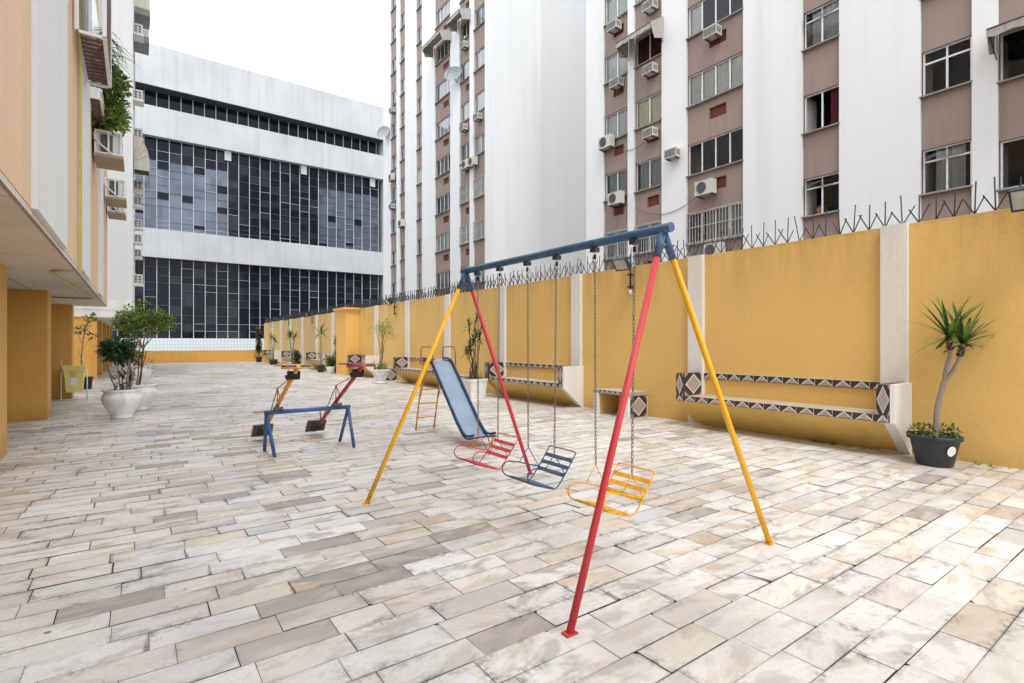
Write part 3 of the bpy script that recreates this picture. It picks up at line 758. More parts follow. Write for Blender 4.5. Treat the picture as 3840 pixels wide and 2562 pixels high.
# person leaning at a window of the near tower
def person():
    loc = (18.25, 7.98, 4.62)
    V = [(0,0,.0),(0,0,.25),(-.03,0,.50),(-.06,0,.78),(-.075,0,.90),(-.10,0,1.00),(-.115,0,1.10),(-.105,0,1.19),
         (-.04,.17,.75),(-.13,.21,.55),(-.27,.12,.60),(-.31,.05,.61),(-.04,-.17,.75),(-.13,-.21,.55),(-.27,-.12,.60),(-.31,-.05,.615),
         (.02,.09,-.2),(.02,.10,-.55),(.02,-.09,-.2),(.02,-.10,-.55),(-.185,0,1.06)]
    Ed = [(0,1),(1,2),(2,3),(3,4),(4,5),(5,6),(6,7),(3,8),(8,9),(9,10),(10,11),(3,12),(12,13),(13,14),(14,15),(0,16),(16,17),(0,18),(18,19),(5,20)]
    rad = [.13,.12,.14,.11,.055,.075,.095,.06,.06,.045,.035,.03,.06,.045,.035,.03,.085,.06,.085,.06,.015]
    me = bpy.data.meshes.new('person'); me.from_pydata(V, Ed, []); me.update()
    ob = bpy.data.objects.new('person', me); col.objects.link(ob); ob.location = loc; me.materials.append(M['skin'])
    sk = ob.modifiers.new('skin', 'SKIN'); sv = me.skin_vertices[0].data
    for i, r in enumerate(rad): sv[i].radius = (r, r*(1.25 if i in (1,2,3) else 1))
    sv[0].use_root = True
    ss = ob.modifiers.new('sub', 'SUBSURF'); ss.levels = 2; ss.render_levels = 2
    ORG[ob.name] = loc
    tag(ob, 'bare-shouldered person with dark hair looking out of a low window of the near tower', 'person')
    h = MB(); cx, cy, cz = loc[0]-.085, loc[1], loc[2]+1.14
    for i in range(5):
        for j in range(14):
            def q(i_, j_):
                th = i_*.36; ph = j_*2*PI/14; r = .112
                return (cx+.02+r*math.sin(th)*math.cos(ph), cy+r*math.sin(th)*math.sin(ph), cz+r*1.12*math.cos(th))
            h.face([q(i,j), q(i+1,j), q(i+1,j+1), q(i,j+1)], 0, True)
    h.build('hair', M['hair'], ob)
person()

# ------------------------------------------------------------------ glass office block at the far end
YG = 60.0
off = thing('office_block', 'wide white concrete office block with dark curtain-wall glazing behind the terrace', 'building', (12, YG, -.6))
MB().box(-3, YG-.0, -.6, 27, YG+14, .55).build('plinth', M['concrete'], off)
MB().box(-3, YG-.25, .55, 27, YG+13.9, 1.79).build('tiled_base', M['white_tile'], off)
for (z0, z1) in ((9.45, 12.15), (20.9, 23.70), (25.62, 29.5)):
    mb = MB(); mb.box(-3, YG-.35, z0, 27, YG+14, z1); mb.build('concrete_band', M['concrete'], off)
MB().box(23.98, YG-.3, 1.79, 27, YG+13.9, 29.4).build('corner_wall', M['concrete'], off)
MB().box(-3, YG-.3, 25.56, 23.95, YG+1.3, 25.615).build('soffit', M['soffit_shade'], off)  # dark sheet added under the top band, paints the recess shade
MB().box(-3, YG+2.2, 1.79, 23.9, YG+13.8, 25.3).build('inner_core', M['soffit_dark'], off)
zones = [(1.80, 9.44, .30, (2.5, 3.21, 4.0, 4.95, 5.7, 6.4, 7.1, 7.78, 8.6)), (12.16, 20.89, .30, (12.6, 13.0, 13.57, 14.46, 15.1, 15.81, 16.5, 17.28, 18.0, 18.78, 19.7)), (23.71, 25.55, 1.0, ())]
GR = random.Random(8)
for zi, (z0, z1, dep, trs) in enumerate(zones):
    for b in range(-3, 24):
        x0, x1 = b-.48+.0, b+.52
        y = YG+dep
        fr = MB()
        fr.box(x1-.03, y-.10, z0, x1+.03, y+.02, z1, 0)
        for zt in trs:
            if GR.random() < .75:
                thick = .03 if (zi == 0 and zt < 3.5) or GR.random() < .2 else .016
                fr.box(x0+.036, y-.07, zt, x1-.036, y+.0, zt+thick, 0 if thick > .02 else 1)
        o = fr.build('window_bay', [M['mullion'], M['mullion_dim']], off)
        g = MB()
        pale_reflection = zi == 1 and (b <= 7 or b >= 17)  # bays with painted pale reflections; their top rows stay dark for the overhang
        cuts = [z0] + list(trs) + [z1]
        for k in range(len(cuts)-1):
            a, c = cuts[k], cuts[k+1]
            m = 0
            if pale_reflection and a < 18.7: m = 1 if GR.random() > .04 else 0
            elif zi == 1 and GR.random() < .35: m = 2
            elif zi == 0 and GR.random() < .25: m = 2
            ti = GR.uniform(-.006, .006)
            g.face([(x0+.03, y+.002+ti, a), (x1-.03, y+.002-ti, a), (x1-.03, y+.002-ti, c), (x0+.03, y+.002+ti, c)], m)
        g.build('pane', [M['glass_dark'], M['glass_reflection'], M['glass_mid']], o)
for bx_ in (7.5, 14.9, 22.7):
    MB().box(bx_-.3, YG-.05, 19.9, bx_+.3, YG+.15, 20.89).build('beam_end', M['concrete'], off)

# ------------------------------------------------------------------ apartment building on the left
XP, XO, ZS = -1.28, -.62, 2.32
lb = thing('apartment_building', 'peach and white striped apartment building overhanging yellow pillars on the left', 'building', (-2, 8, 0))
segs = [(-5,5.08,'peach'),(5.08,7.07,'grey_white'),(7.07,8.75,'peach'),(8.75,10.35,'grey_white'),(10.35,13.0,'peach'),(13.0,14.2,'grey_white'),(14.2,16.9,'peach')]
for (a, b, m) in segs:
    d = .035 if m == 'grey_white' else 0
    MB().box(XO-.4, a, ZS, XO+d, b, 22).build('facade_strip', M[m], lb)
MB().box(-9, -5, ZS+.05, XO-.41, 16.88, 22).build('core', M['cream'], lb)
MB().box(-4.2, -5, ZS-.05, XO-.004, 16.895, ZS-.002).build('soffit', M['soffit'], lb)
for (a, b) in ((4.0, 8.70), (12.2, 12.7), (16.45, 16.88)):
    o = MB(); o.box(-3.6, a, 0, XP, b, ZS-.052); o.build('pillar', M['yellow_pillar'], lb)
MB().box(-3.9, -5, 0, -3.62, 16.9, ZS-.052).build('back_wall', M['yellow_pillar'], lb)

mb = MB(); mb.tube([(XO+.03, 8.62, 22), (XO+.03, 8.62, ZS-.06), (XO-.25, 8.62, ZS-.075)], .018, 8); mb.build('drain_pipe', M['pipe'], lb)
mb = MB(); mb.tube([(XO-.28, 8.8, ZS-.07), (XO-.12, 13.6, ZS-.07), (-1.6, 13.7, ZS-.07)], .014, 6); mb.build('conduit', M['pipe'], lb)
for (a, b, z) in ((10.5,12.7,6.1),(14.3,16.4,6.1),(10.5,12.7,9.2),(14.3,16.4,9.2),(7.3,8.4,9.0)):
    fr = MB(); fr.box(XO+.002, a, z, XO+.03, b, z+1.2, 0); o = fr.build('window', M['alu'], lb)
    MB().box(XO+.031, a+.06, z+.06, XO+.036, b-.06, z+1.14).build('pane', M['pane_frost'], o)

def cabinet(y, z, dy, out, h, label):
    t = thing('air_conditioner_cabinet', label, 'cabinet', (XO+.04, y, z), 'air conditioner cabinets on the left facade')
    x0, x1 = XO+.036, XO+out
    fr = MB(); r = .025
    for (a, b) in ((x0, y), (x1-r, y), (x0, y+dy-r), (x1-r, y+dy-r)): fr.box(a, b, z, a+r, b+r, z+h)
    fr.box(x0+r, y, z+h-.03, x1-r, y+r, z+h-.001); fr.box(x0+r, y, z+.001, x1-r, y+r, z+.03); fr.box((x0+x1)/2-.012, y, z+.03, (x0+x1)/2+.012, y+r, z+h-.03)
    for xx in (x0, x1-r): fr.box(xx, y+r, z+h-.03, xx+r, y+dy-r, z+h-.002); fr.box(xx, y+r, z+.002, xx+r, y+dy-r, z+.03)
    fr.tube([(x0, y-.012, z+h*.55), (x0+(x1-x0)*.62, y-.012, z+.02)], .014, 6); fr.build('frame', M['pot_white'], t)
    MB().box(x0+.08, y+.03, z+.05, (x0+x1)/2-.014, y+.05, z+h-.06).build('louver', M['ac_dark'], t)
    MB().box((x0+x1)/2+.014, y+.03, z+.05, x1-.13, y+.05, z+h-.06).build('louver', M['ac_dark'], t)
    MB().box(x0+.005, y+.052, z+.01, x1-.03, y+dy-.03, z+h-.01).build('casing', M['grey_white'], t)
    MB().box(x0-.01, y-.03, z-.05, x1+.02, y+dy+.04, z-.002).build('shelf', M['ac_brown'], t)
cabinet(11.2, 4.55, .75, .41, .40, 'nearest white air conditioner cabinet on the left facade, below the hanging plants')
cabinet(14.7, 4.62, .8, .40, .42, 'white air conditioner cabinet on the left facade between two others')
cabinet(16.1, 4.57, .7, .37, .38, 'farthest white cabinet at the corner of the left building')
t = thing('window_cage', 'brown slatted window cage at the top of the left facade', 'window cage', (XO, 8.6, 5.0))
fr = MB(); y0, y1, z0, z1, xo = 8.0, 9.5, 5.05, 6.6, XO+.30
for (x, y) in ((XO+.04, y0), (xo, y0), (xo, y1), (XO+.04, y1)): fr.box(x-.02, y-.02, z0, x+.02, y+.02, z1)
for z in (z0, z1): fr.box(XO+.06, y0-.02, z-.03, xo-.02, y0+.02, z); fr.box(xo-.02, y0+.02, z-.03, xo+.02, y1-.02, z); fr.box(XO+.06, y1-.02, z-.03, xo-.02, y1+.02, z)
fr.build('frame', M['pot_white'], t)
sl_ = MB()
for k in range(12): sl_.box(XO+.06, y0+.05+k*.12, z0+.002, xo-.025, y0+.12+k*.12, z0+.02)
for k in range(16): sl_.box(xo-.012, y0+.03, z0+.04+k*.095, xo+.012, y1-.03, z0+.10+k*.095)
sl_.build('slats', M['brown'], t)
t = thing('planter_shelf', 'white railed planter shelf with brown slatted underside on the left facade', 'shelf', (XO, 11, 5.1))
mb = MB(); mb.box(XO+.036, 10.2, 5.09, XO+.16, 10.23, 5.26); mb.box(XO+.15, 10.23, 5.22, XO+.18, 11.9, 5.26); mb.box(XO+.15, 10.23, 5.09, XO+.18, 11.9, 5.12); mb.build('frame', M['pot_white'], t)
mb = MB()
for k in range(14): mb.box(XO+.036, 10.24+k*.12, 5.07, XO+.149, 10.32+k*.12, 5.088)
mb.build('slats', M['brown'], t)

lb2 = thing('apartment_building', 'tall white apartment building with stacked air conditioners beyond the striped one', 'building', (-2, 28, 0))
X2 = -.13
mb = MB(); mb.box(-9, 24.1, 2.9, X2, 41.5, 26); mb.build('wall', M['grey_white'], lb2)
mb = MB(); mb.box(-9, 24.07, 2.56, X2+.02, 41.5, 2.898); mb.box(-9, 24.09, 2.28, X2-.05, 41.5, 2.558); mb.build('base_band', M['white_plaster'], lb2)
for y in (24.2, 27.8, 31.4, 35.0, 38.6):
    MB().box(-3.6, y, 0, -1.2, y+.5, 2.278).build('pillar', M['orange_flat'] if y < 25 else M['yellow_pillar'], lb2)  # first pillar's brighter orange has the open-sky light put into its colour
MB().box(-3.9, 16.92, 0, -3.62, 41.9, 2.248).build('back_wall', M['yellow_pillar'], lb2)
for (a, b) in ((25.6, 26.7), (27.9, 29.1)):
    mb = MB(); mb.box(X2+.002, a, 14.5, .43, b, 14.75); mb.build('balcony', M['soffit_dark'], lb2)
    MB().box(X2+.002, a+.02, 14.752, .42, b-.02, 17.6).build('bay_window', M['cream'], lb2)
for zz in (5.2, 8.0, 10.8, 13.6, 16.4):
    for yy in (24.6, 29.5, 33.4, 37.2):
        fr = MB(); fr.box(X2+.002, yy, zz, X2+.03, yy+1.4, zz+1.2); o = fr.build('window', M['alu'], lb2)
        MB().box(X2+.031, yy+.06, zz+.06, X2+.036, yy+1.34, zz+1.14).build('pane', M['pane_frost'], o)
def ac_left(loc, label):
    t = thing('air_conditioner', label, 'air conditioner', loc, 'air conditioners stacked on the far left building'); x, y, z = loc
    MB().box(x, y, z, x+.30, y+.55, z+.38).build('casing', M['ac'], t)
    mb = MB()
    for k in range(3): mb.box(x+.04, y-.004, z+.07+k*.09, x+.12, y-.0005, z+.12+k*.09); mb.box(x+.17, y-.004, z+.07+k*.09, x+.25, y-.0005, z+.12+k*.09)
    for xx in (.075, .205): mb.box(x+xx, y-.005, z+.06, x+xx+.01, y-.0005, z+.31)
    mb.box(x+.04, y-.0055, z+.30, x+.25, y-.0005, z+.312)
    mb.build('grill', M['ac_dark'], t)
    MB().box(x, y-.03, z-.045, x+.34, y+.58, z-.002).build('shelf', M['pot_white'], t)
    return t
al = ac_left((X2+.005, 24.4, 10.6), 'air conditioner on the left building just above the one over the dome awning')
for y, z, lb_ in [(25.2,9.4,'air conditioner just above the beige dome awning on the left'),(25.6,7.45,'air conditioner level with the base of the beige dome awning'),(26.4,7.0,'air conditioner directly below the beige dome awning'),
    (27.6,6.3,'air conditioner in the middle of the left stack, below the dome awning'),(28.8,5.85,'air conditioner third from the bottom of the left stack'),(30,5.35,'air conditioner second from the bottom of the left stack'),(24.6,3.6,'lone air conditioner lowest on the left building, above the treetop'),
    (24.6,13.2,'air conditioner high on the left, beside the roof parapet of the office block')]:
    dup(al, (X2+.005, y, z), lb_)
# beige dome awning
t = thing('dome_awning', 'beige dome awning sticking out from the white building at the left', 'awning', (X2, 25.0, 8.1))
mb = MB(); N = 10; K = 5; yA, yB = 24.2, 26.0
def dp(i, j):
    a = i/N*PI/2; out = .5*math.sin(a)
    y = yA+(yB-yA)*j/K
    return (X2+.01+.50*math.sin(a), y, 8.18+.98*math.cos(a))
for i in range(N):
    for j in range(K): mb.face([dp(i,j), dp(i+1,j), dp(i+1,j+1), dp(i,j+1)], 0)
for yy in (yA, yB):
    for i in range(N): mb.face([(X2+.01, yy, 8.18), (dp(i,0)[0], yy, dp(i,0)[2]), (dp(i+1,0)[0], yy, dp(i+1,0)[2])], 0)
mb.build('canopy', M['awn_beige'], t)
mb = MB(); mb.box(X2+.50, yA, 7.88, X2+.515, yB, 8.179); mb.box(X2+.02, yA-.005, 7.88, X2+.499, yA+.008, 8.179); mb.build('valance', M['awn'], t)
mb = MB()
for k in (1, 2, 3, 4):
    a = k/5*PI/2; mb.tube([(X2+.01, yA-.006, 8.18), (X2+.01+.5*math.sin(a), yA-.006, 8.18+.98*math.cos(a))], .008, 4)
mb.build('rib', M['awn'], t)

# ------------------------------------------------------------------ plants
def leaf(mb, p, d, up, L, W, m, fold=.25):
    d = d.normalized(); s = d.cross(up)
    if s.length < 1e-4: s = d.orthogonal()
    s.normalize(); n = s.cross(d)
    a = p; b = p+d*L*.45+s*W*.5+n*fold*W*.4; c = p+d*L-n*L*.12; e = p+d*L*.45-s*W*.5+n*fold*W*.4; mid = p+d*L*.5
    mb.face([a, b, c, mid] if False else [a, b, c], m, True); mb.face([a, c, e], m, True)
def rv(R): 
    while True:
        v = Vector((R.uniform(-1,1), R.uniform(-1,1), R.uniform(-1,1)))
        if .05 < v.length < 1: return v
def clump(mb, R, c, rad, n, L, W, mats, hollow=.45, droop=0.):
    c = Vector(c)
    for _ in range(n):
        v = rv(R)
        if v.length < hollow: v = v.normalized()*R.uniform(hollow, 1)
        p = c+Vector((v.x*rad[0], v.y*rad[1], v.z*rad[2]))
        d = (v.normalized()+rv(R)*.9+Vector((0,0,.25-droop)))
        k = R.uniform(.65, 1.25)
        leaf(mb, p, d, Vector((0,0,1))+rv(R)*.5, L*k, W*k, R.choice(mats))
def blade(mb, R, p, az, el, L, W, m, droop=.5, seg=5):
    p = Vector(p); prev = None; h = Vector((math.cos(az), math.sin(az), 0)); side = Vector((-math.sin(az), math.cos(az), 0)); e = el
    q = p.copy()
    for i in range(seg+1):
        f = i/seg; wd = W*(.55+.9*f-1.45*f*f) if f < 1 else 0
        cur = (q+side*wd/2, q-side*wd/2)
        if prev: mb.face([prev[0], prev[1], cur[1], cur[0]], m, True)
        prev = cur
        q = q+(h*math.cos(e)+Vector((0,0,1))*math.sin(e))*L/seg; e -= droop/seg
def stem(mb, R, pts, r0, r1, m=0, wob=.02, n=7):
    P = [Vector(p) for p in pts]; out = []
    for i in range(len(P)-1):
        for k in range(4):
            f = k/4; out.append(P[i].lerp(P[i+1], f)+(rv(R)*wob if i+k else Vector((0,0,0))))
    out.append(P[-1]); N = len(out)
    mb.tube(out, [r0+(r1-r0)*i/(N-1) for i in range(N)], n, m)
def pot_urn(c, rim, h, base, t, mat, name='pot'):
    x, y = c; mb = MB()
    pr = [(base*.85,0),(base,.01),(base,.10*h),(base*.93,.14*h),(base*1.15,.22*h),(rim*.90,.50*h),(rim*1.0,.68*h),(rim*.99,.76*h),(rim*.88,.87*h),(rim*.86,.90*h),(rim*.95,.94*h),(rim*.97,.985*h),(rim*.93,h),(rim*.80,h),(rim*.78,.92*h)]
    mb.lathe(x, y, pr, 32, 0, lambda a, z: .018*math.sin(8*a)*(1 if .5*h < z < .84*h else 0))
    o = mb.build(name, mat, t); MB().disc(x, y, .93*h, rim*.79, 24).build('soil', M['soil'], t); return o
def pot_taper(c, rb, rt, h, t, mat, lip=.03, n=28):
    x, y = c; mb = MB()
    mb.lathe(x, y, [(rb*.9,.0),(rb,.008),(rt*.94,h-.06),(rt*.95,h-.05),(rt+lip*.5,h-.045),(rt+lip*.5,h-.005),(rt+lip*.3,h),(rt*.93,h),(rt*.9,h-.06)], n)
    o = mb.build('pot', mat, t); MB().disc(x, y, h-.05, rt*.92, n).build('soil', M['soil'], t); return o

# palm-like yucca in the black tub on the right
R = random.Random(21)
px, py = 7.17, 1.96
t = thing('potted_yucca', 'two-headed yucca in a charcoal plastic tub with a white sticker by the right wall', 'potted plant', (px, py, 0))
o = pot_taper((px, py), .165, .235, .335, t, M['pot_black'])
ax = Vector((math.cos(-YAW), math.sin(-YAW), 0)); tocam = Vector((-px, -py, 0)).normalized(); sidev = Vector((-tocam.y, tocam.x, 0))
sd_ = (tocam*.76+sidev*.65).normalized(); s2 = Vector((-sd_.y, sd_.x, 0)); cc = Vector((px, py, .19))+sd_*.214
mb = MB(); mb.face([cc+s2*.047*math.cos(a*PI/10)+Vector((0,0,.055*math.sin(a*PI/10)))+sd_*(.011*math.sin(a*PI/10)+.004) for a in range(20)], 0); mb.build('sticker', M['label'], o)
W_ = lambda a, z, d=0: (px+ax.x*a+tocam.x*d, py+ax.y*a+tocam.y*d, z)
tr = MB()
stem(tr, R, [W_(.01,.28), W_(.02,.45), W_(.03,.62), W_(.07,.80), W_(.11,.93)], .033, .025, 0, .004, 10)
stem(tr, R, [W_(.11,.92), W_(.125,1.05), W_(.165,1.20), W_(.175,1.28), W_(.16,1.43)], .024, .018, 0, .004, 9)
stem(tr, R, [W_(.105,.91), W_(.19,1.02,.02), W_(.255,1.13,.03), W_(.29,1.25,.03), W_(.31,1.35,.03)], .021, .017, 0, .004, 9)
tr.build('trunk', M['bark'], t)
tb = MB()
for (c0, c1, n_) in ((W_(.172,1.26), W_(.16,1.43), 26), (W_(.285,1.19,.03), W_(.31,1.35,.03), 24)):
    for k in range(n_*3):
        f = R.random(); p = Vector(c0).lerp(Vector(c1), f); a = R.uniform(0, 2*PI)
        leaf(tb, p+Vector((math.cos(a),math.sin(a),0))*.02, Vector((math.cos(a),math.sin(a),1.2)), Vector((0,0,1)), .035, .03, 0)
tb.build('leaf_scars', M['bark_dark'], t)
lv = MB()
for (c0, n_, s_) in ((W_(.16, 1.42), 38, 1.), (W_(.31, 1.34, .03), 36, 1.)):
    for k in range(n_):
        el = R.uniform(-.35, 1.45); az = R.uniform(0, 2*PI)
        blade(lv, R, c0, az, el, R.uniform(.34, .56)*s_, .050, R.choice([0,0,1,2]), R.uniform(.1, .55))
lv.build('leaves', [M['leaf_a'], M['leaf_b'], M['leaf_c']], t)
ug = MB()
for k in range(9):
    a = k*.7; clump(ug, R, (px+.17*math.cos(a), py+.17*math.sin(a), .37), (.06,.06,.06), 28, .045, .03, [0,1,2], .2)
ug.build('undergrowth', [M['leaf_a'], M['leaf_b'], M['leaf_c']], t)

LM = [M['leaf_a'], M['leaf_b'], M['leaf_c'], M['leaf_d'], M['leaf_e'], M['flower'], M['leaf_y']]
# white urn with dark bushy shrub
R = random.Random(4)
def urn_shrub():
    c = (-.22, 11.66)
    t = thing('potted_shrub', 'dark bushy shrub in the white scalloped urn nearest the yellow pillars', 'potted plant', (c[0], c[1], 0))
    pot_urn(c, .30, .52, .165, t, M['pot_white'])
    st = MB()
    for k in range(12):
        a = R.uniform(0, 2*PI); b = (c[0]+.10*math.cos(a), c[1]+.1*math.sin(a)); e = (c[0]-.03+.26*math.cos(a), c[1]+.26*math.sin(a), R.uniform(1.0,1.2))
        stem(st, R, [(b[0],b[1],.46), ((b[0]+e[0])/2,(b[1]+e[1])/2,.75), e], .013, .006, 0, .012, 5)
    st.build('stems', M['bark'], t)
    lf = MB()
    for k in range(16):
        a = k*2.4; r = .22*math.sqrt((k+.5)/16)
        clump(lf, R, (c[0]-.05+r*math.cos(a), c[1]+r*math.sin(a), 1.20+R.uniform(-.10,.12)-r*.2), (.13,.13,.14), 85, .095, .042, [2,2,2,4,4,0], .3, .3)
    clump(lf, R, (c[0]+.02, c[1]-.05, .68), (.16,.12,.14), 110, .07, .03, [2,2,4,0], .1)
    lf.build('foliage', LM, t)
urn_shrub()
def urn_flower():
    c = (.02, 12.85)
    t = thing('potted_shrub', 'reddish leggy shrub with a pink flower in the white urn behind the first one', 'potted plant', (c[0], c[1], 0))
    pot_urn(c, .31, .52, .165, t, M['pot_white'])
    st = MB()
    for k in range(7):
        a = R.uniform(0, 2*PI); stem(st, R, [(c[0]-.06+.08*math.cos(a), c[1]+.08*math.sin(a), .46), (c[0]-.05+.12*math.cos(a), c[1]+.12*math.sin(a), .85), (c[0]-.06+.2*math.cos(a), c[1]+.2*math.sin(a), R.uniform(1.15,1.4))], .013, .006, 0, .015, 5)
    st.build('stems', M['bark_dark'], t)
    lf = MB()
    for k in range(9):
        clump(lf, R, (c[0]-.08+R.uniform(-.22,.22), c[1]+R.uniform(-.2,.2), R.uniform(.95,1.42)), (.10,.10,.12), 42, .075, .034, [3,2,0,4], .2)
    clump(lf, R, (c[0]+.0, c[1]-.18, 1.33), (.05,.04,.04), 22, .04, .035, [5], .1)
    lf.build('foliage', LM, t)
urn_flower()
def urn_tree():
    c = (.10, 20.1)
    t = thing('potted_tree', 'broad light green tree in the rear white urn near the pillars', 'potted plant', (c[0], c[1], 0))
    pot_urn(c, .30, .62, .17, t, M['pot_white'])
    st = MB(); k0 = (c[0]+.05, c[1], 1.15)
    stem(st, R, [(c[0], c[1], .55), k0], .035, .028, 0, .01, 8)
    ends = [(-.75,0,2.0),(-.45,.3,2.3),(-.1,-.2,2.35),(.25,.2,2.3),(.55,-.1,2.15),(.85,.2,2.0),(-.3,-.4,2.15),(.2,.5,2.2)]
    for e in ends: stem(st, R, [k0, (c[0]+e[0]*.4, c[1]+e[1]*.4, 1.6), (c[0]+e[0], c[1]+e[1], e[2])], .02, .006, 0, .03, 5)
    st.build('trunk', M['bark'], t)
    lf = MB()
    for k in range(60):
        a = R.uniform(0, 2*PI); r = math.sqrt(R.random())
        x = c[0]+.08+.72*r*math.cos(a); yy = c[1]+.8*r*math.sin(a); z = 2.12+.50*(1-r*r)*R.uniform(-.7,1)+R.uniform(-.28,.10)
        clump(lf, R, (x, yy, z), (.20,.20,.16), 62, .105, .055, [0,0,1,1,6,2], .25)
    clump(lf, R, (c[0]+.25, c[1]-.2, .62), (.16,.1,.22), 45, .06, .035, [0,2], .2)
    lf.build('foliage', LM, t)
urn_tree()
def sapling():
    c = (-1.20, 19.6)
    t = thing('potted_sapling', 'thin sapling with few leaf tufts in a black pot behind the litter bin', 'potted plant', (c[0], c[1], 0))
    pot_taper(c, .12, .15, .36, t, M['black'])
    st = MB(); b = (c[0]-.1, c[1])
    stem(st, R, [(c[0]-.06, c[1], .3), (b[0]-.03, b[1], .8), (b[0]+.02, b[1], 1.4), (b[0]+.12, b[1], 1.95)], .022, .008, 0, .015, 6)
    tips = [(.22,.0,1.55),(-.12,0,1.72),(.05,.05,1.78),(.16,-.05,2.05),(.28,.05,2.12),(-.08,.05,1.15)]
    for e in tips: stem(st, R, [(b[0], b[1], e[2]-.4), (b[0]+e[0]*.5, b[1]+e[1], e[2]-.2), (b[0]+e[0], b[1]+e[1], e[2])], .009, .004, 0, .01, 5)
    st.build('trunk', M['bark'], t); lf = MB()
    for e in tips[:5]: clump(lf, R, (b[0]+e[0], b[1]+e[1], e[2]), (.10,.1,.09), 32, .10, .055, [0,1,2], .2)
    lf.build('foliage', LM, t)
sapling()
# litter bin on its stand
bx0, by0 = -1.20, 16.05
t = thing('litter_bin', 'cream yellow litter bin with a white label hanging on a metal stand beside the pillar', 'bin', (bx0, by0, 0))
mb = MB()
def frustum(mb, cx, cy, z0, z1, a0, b0, a1, b1, m=0):
    q = [(cx-a0,cy-b0,z0),(cx+a0,cy-b0,z0),(cx+a0,cy+b0,z0),(cx-a0,cy+b0,z0)]; r = [(cx-a1,cy-b1,z1),(cx+a1,cy-b1,z1),(cx+a1,cy+b1,z1),(cx-a1,cy+b1,z1)]
    for i in range(4): mb.face([q[i], q[(i+1)%4], r[(i+1)%4], r[i]], m)
    mb.face(q[::-1], m); mb.face(r, m)
frustum(mb, bx0, by0, .19, .70, .145, .13, .185, .17); frustum(mb, bx0, by0, .701, .82, .20, .185, .21, .195); bn = mb.build('bin_body', M['bin'], t)
mb = MB(); f = lambda z: by0-(.13+.04*(z-.19)/.51)-.004
mb.face([(bx0-.09, f(.36), .36), (bx0+.08, f(.36), .36), (bx0+.05, f(.53), .53), (bx0-.055, f(.53), .53)], 0); mb.build('label_sticker', M['label'], bn)
mb = MB(); mb.box(bx0-.05, by0-.185, .56, bx0+.04, by0-.170, .69); mb.build('faded_print', M['pipe'], bn)
mb = MB(); mb.tube([(bx0+.235, by0-.1, .0), (bx0+.235, by0-.1, .72)], .011, 6); mb.tube([(bx0-.235, by0-.1, .0), (bx0-.235, by0-.1, .95)], .011, 6); mb.tube([(bx0-.235, by0-.1, .03), (bx0+.235, by0-.1, .03)], .011, 6)
mb.tube([(bx0-.235, by0-.1, .62), (bx0+.235, by0-.1, .62)], .008, 6); mb.tube([(bx0+.235, by0+.25, .0), (bx0+.235, by0-.1, .012)], .009, 6); mb.tube([(bx0-.235, by0+.25, .0), (bx0-.235, by0-.1, .012)], .009, 6)
mb.build('stand', M['alu'], t)

# plants on the left facade
R = random.Random(9)
t = thing('hanging_fern', 'long-leaved fern spilling from the left facade above the planter shelf', 'plant', (XO+.1, 11, 5.7))
lf = MB()
for k in range(110): blade(lf, R, (XO+.08+R.uniform(0,.05), 10.3+R.uniform(0,1.5), 5.95+R.uniform(-.2,.35)), R.uniform(-1.2, 1.2), R.uniform(-.4, .9), R.uniform(.4,.75), .03, R.choice([0,2,2]), 2.2)
lf.build('fronds', [M['leaf_a'], M['leaf_b'], M['leaf_c']], t)
t = thing('facade_shrub', 'leafy green shrub growing out over the air conditioner cabinet on the left', 'plant', (XO+.1, 12, 5.1))
lf = MB()
for k in range(26): clump(lf, R, (XO+.06+R.uniform(.0,.34), 11.5+R.uniform(-.6,1.0), 5.35+R.uniform(-.35,.65)), (.11,.16,.13), 75, .10, .065, [0,0,1,1,2,6], .2)
lf.build('foliage', LM, t)
st = MB()
for k in range(5): stem(st, R, [(XO+.04, 12.0+k*.15, 5.0), (XO+.2, 12.0+k*.15, 5.3), (XO+.3, 12+k*.2, 5.7)], .01, .005, 0, .02, 5)
st.build('stems', M['bark'], t)

# pots along the right wall
R = random.Random(14)
def pedestal_pot(c, t):
    x, y = c; mb = MB()
    mb.lathe(x, y, [(.20,0),(.22,.012),(.22,.035),(.15,.06),(.13,.10),(.17,.135),(.215,.20),(.235,.27),(.25,.28),(.25,.30),(.275,.38),(.295,.42),(.318,.43),(.318,.455),(.30,.46),(.27,.46),(.265,.42)], 32)
    mb.build('pot', M['pot_white'], t); MB().disc(x, y, .43, .27, 24).build('soil', M['soil'], t)
def plant_a():
    c = (6.62, 16.75)
    t = thing('potted_tree', 'sparse multi-stemmed tree over snake plants in a white pedestal pot', 'potted plant', (c[0], c[1], 0))
    pedestal_pot(c, t); st = MB(); lf = MB()
    for k in range(7):
        a = R.uniform(0, 2*PI); e = (c[0]+.3*math.cos(a), c[1]+.5*math.sin(a), R.uniform(1.7, 2.1))
        stem(st, R, [(c[0]+.02*math.cos(a), c[1]+.02*math.sin(a), .42), (c[0]+.04*math.cos(a)+.04, c[1]+.04*math.sin(a), .95), (c[0]+.13*math.cos(a), c[1]+.2*math.sin(a), 1.4), e], .018, .005, 0, .02, 5)
        for q in range(4): clump(lf, R, (e[0]+R.uniform(-.2,.2), e[1]+R.uniform(-.25,.25), e[2]-R.uniform(-.05,.4)), (.12,.14,.10), 18, .07, .028, [0,1,1,6], .1)
    st.build('trunk', M['bark'], t)
    for k in range(46): blade(lf, R, (c[0]+R.uniform(-.2,.2), c[1]+R.uniform(-.2,.2), .42), R.uniform(0,2*PI), R.uniform(1.1,1.5), R.uniform(.2,.42), .045, R.choice([0,1,6]), .3)
    lf.build('foliage', LM, t)
plant_a()
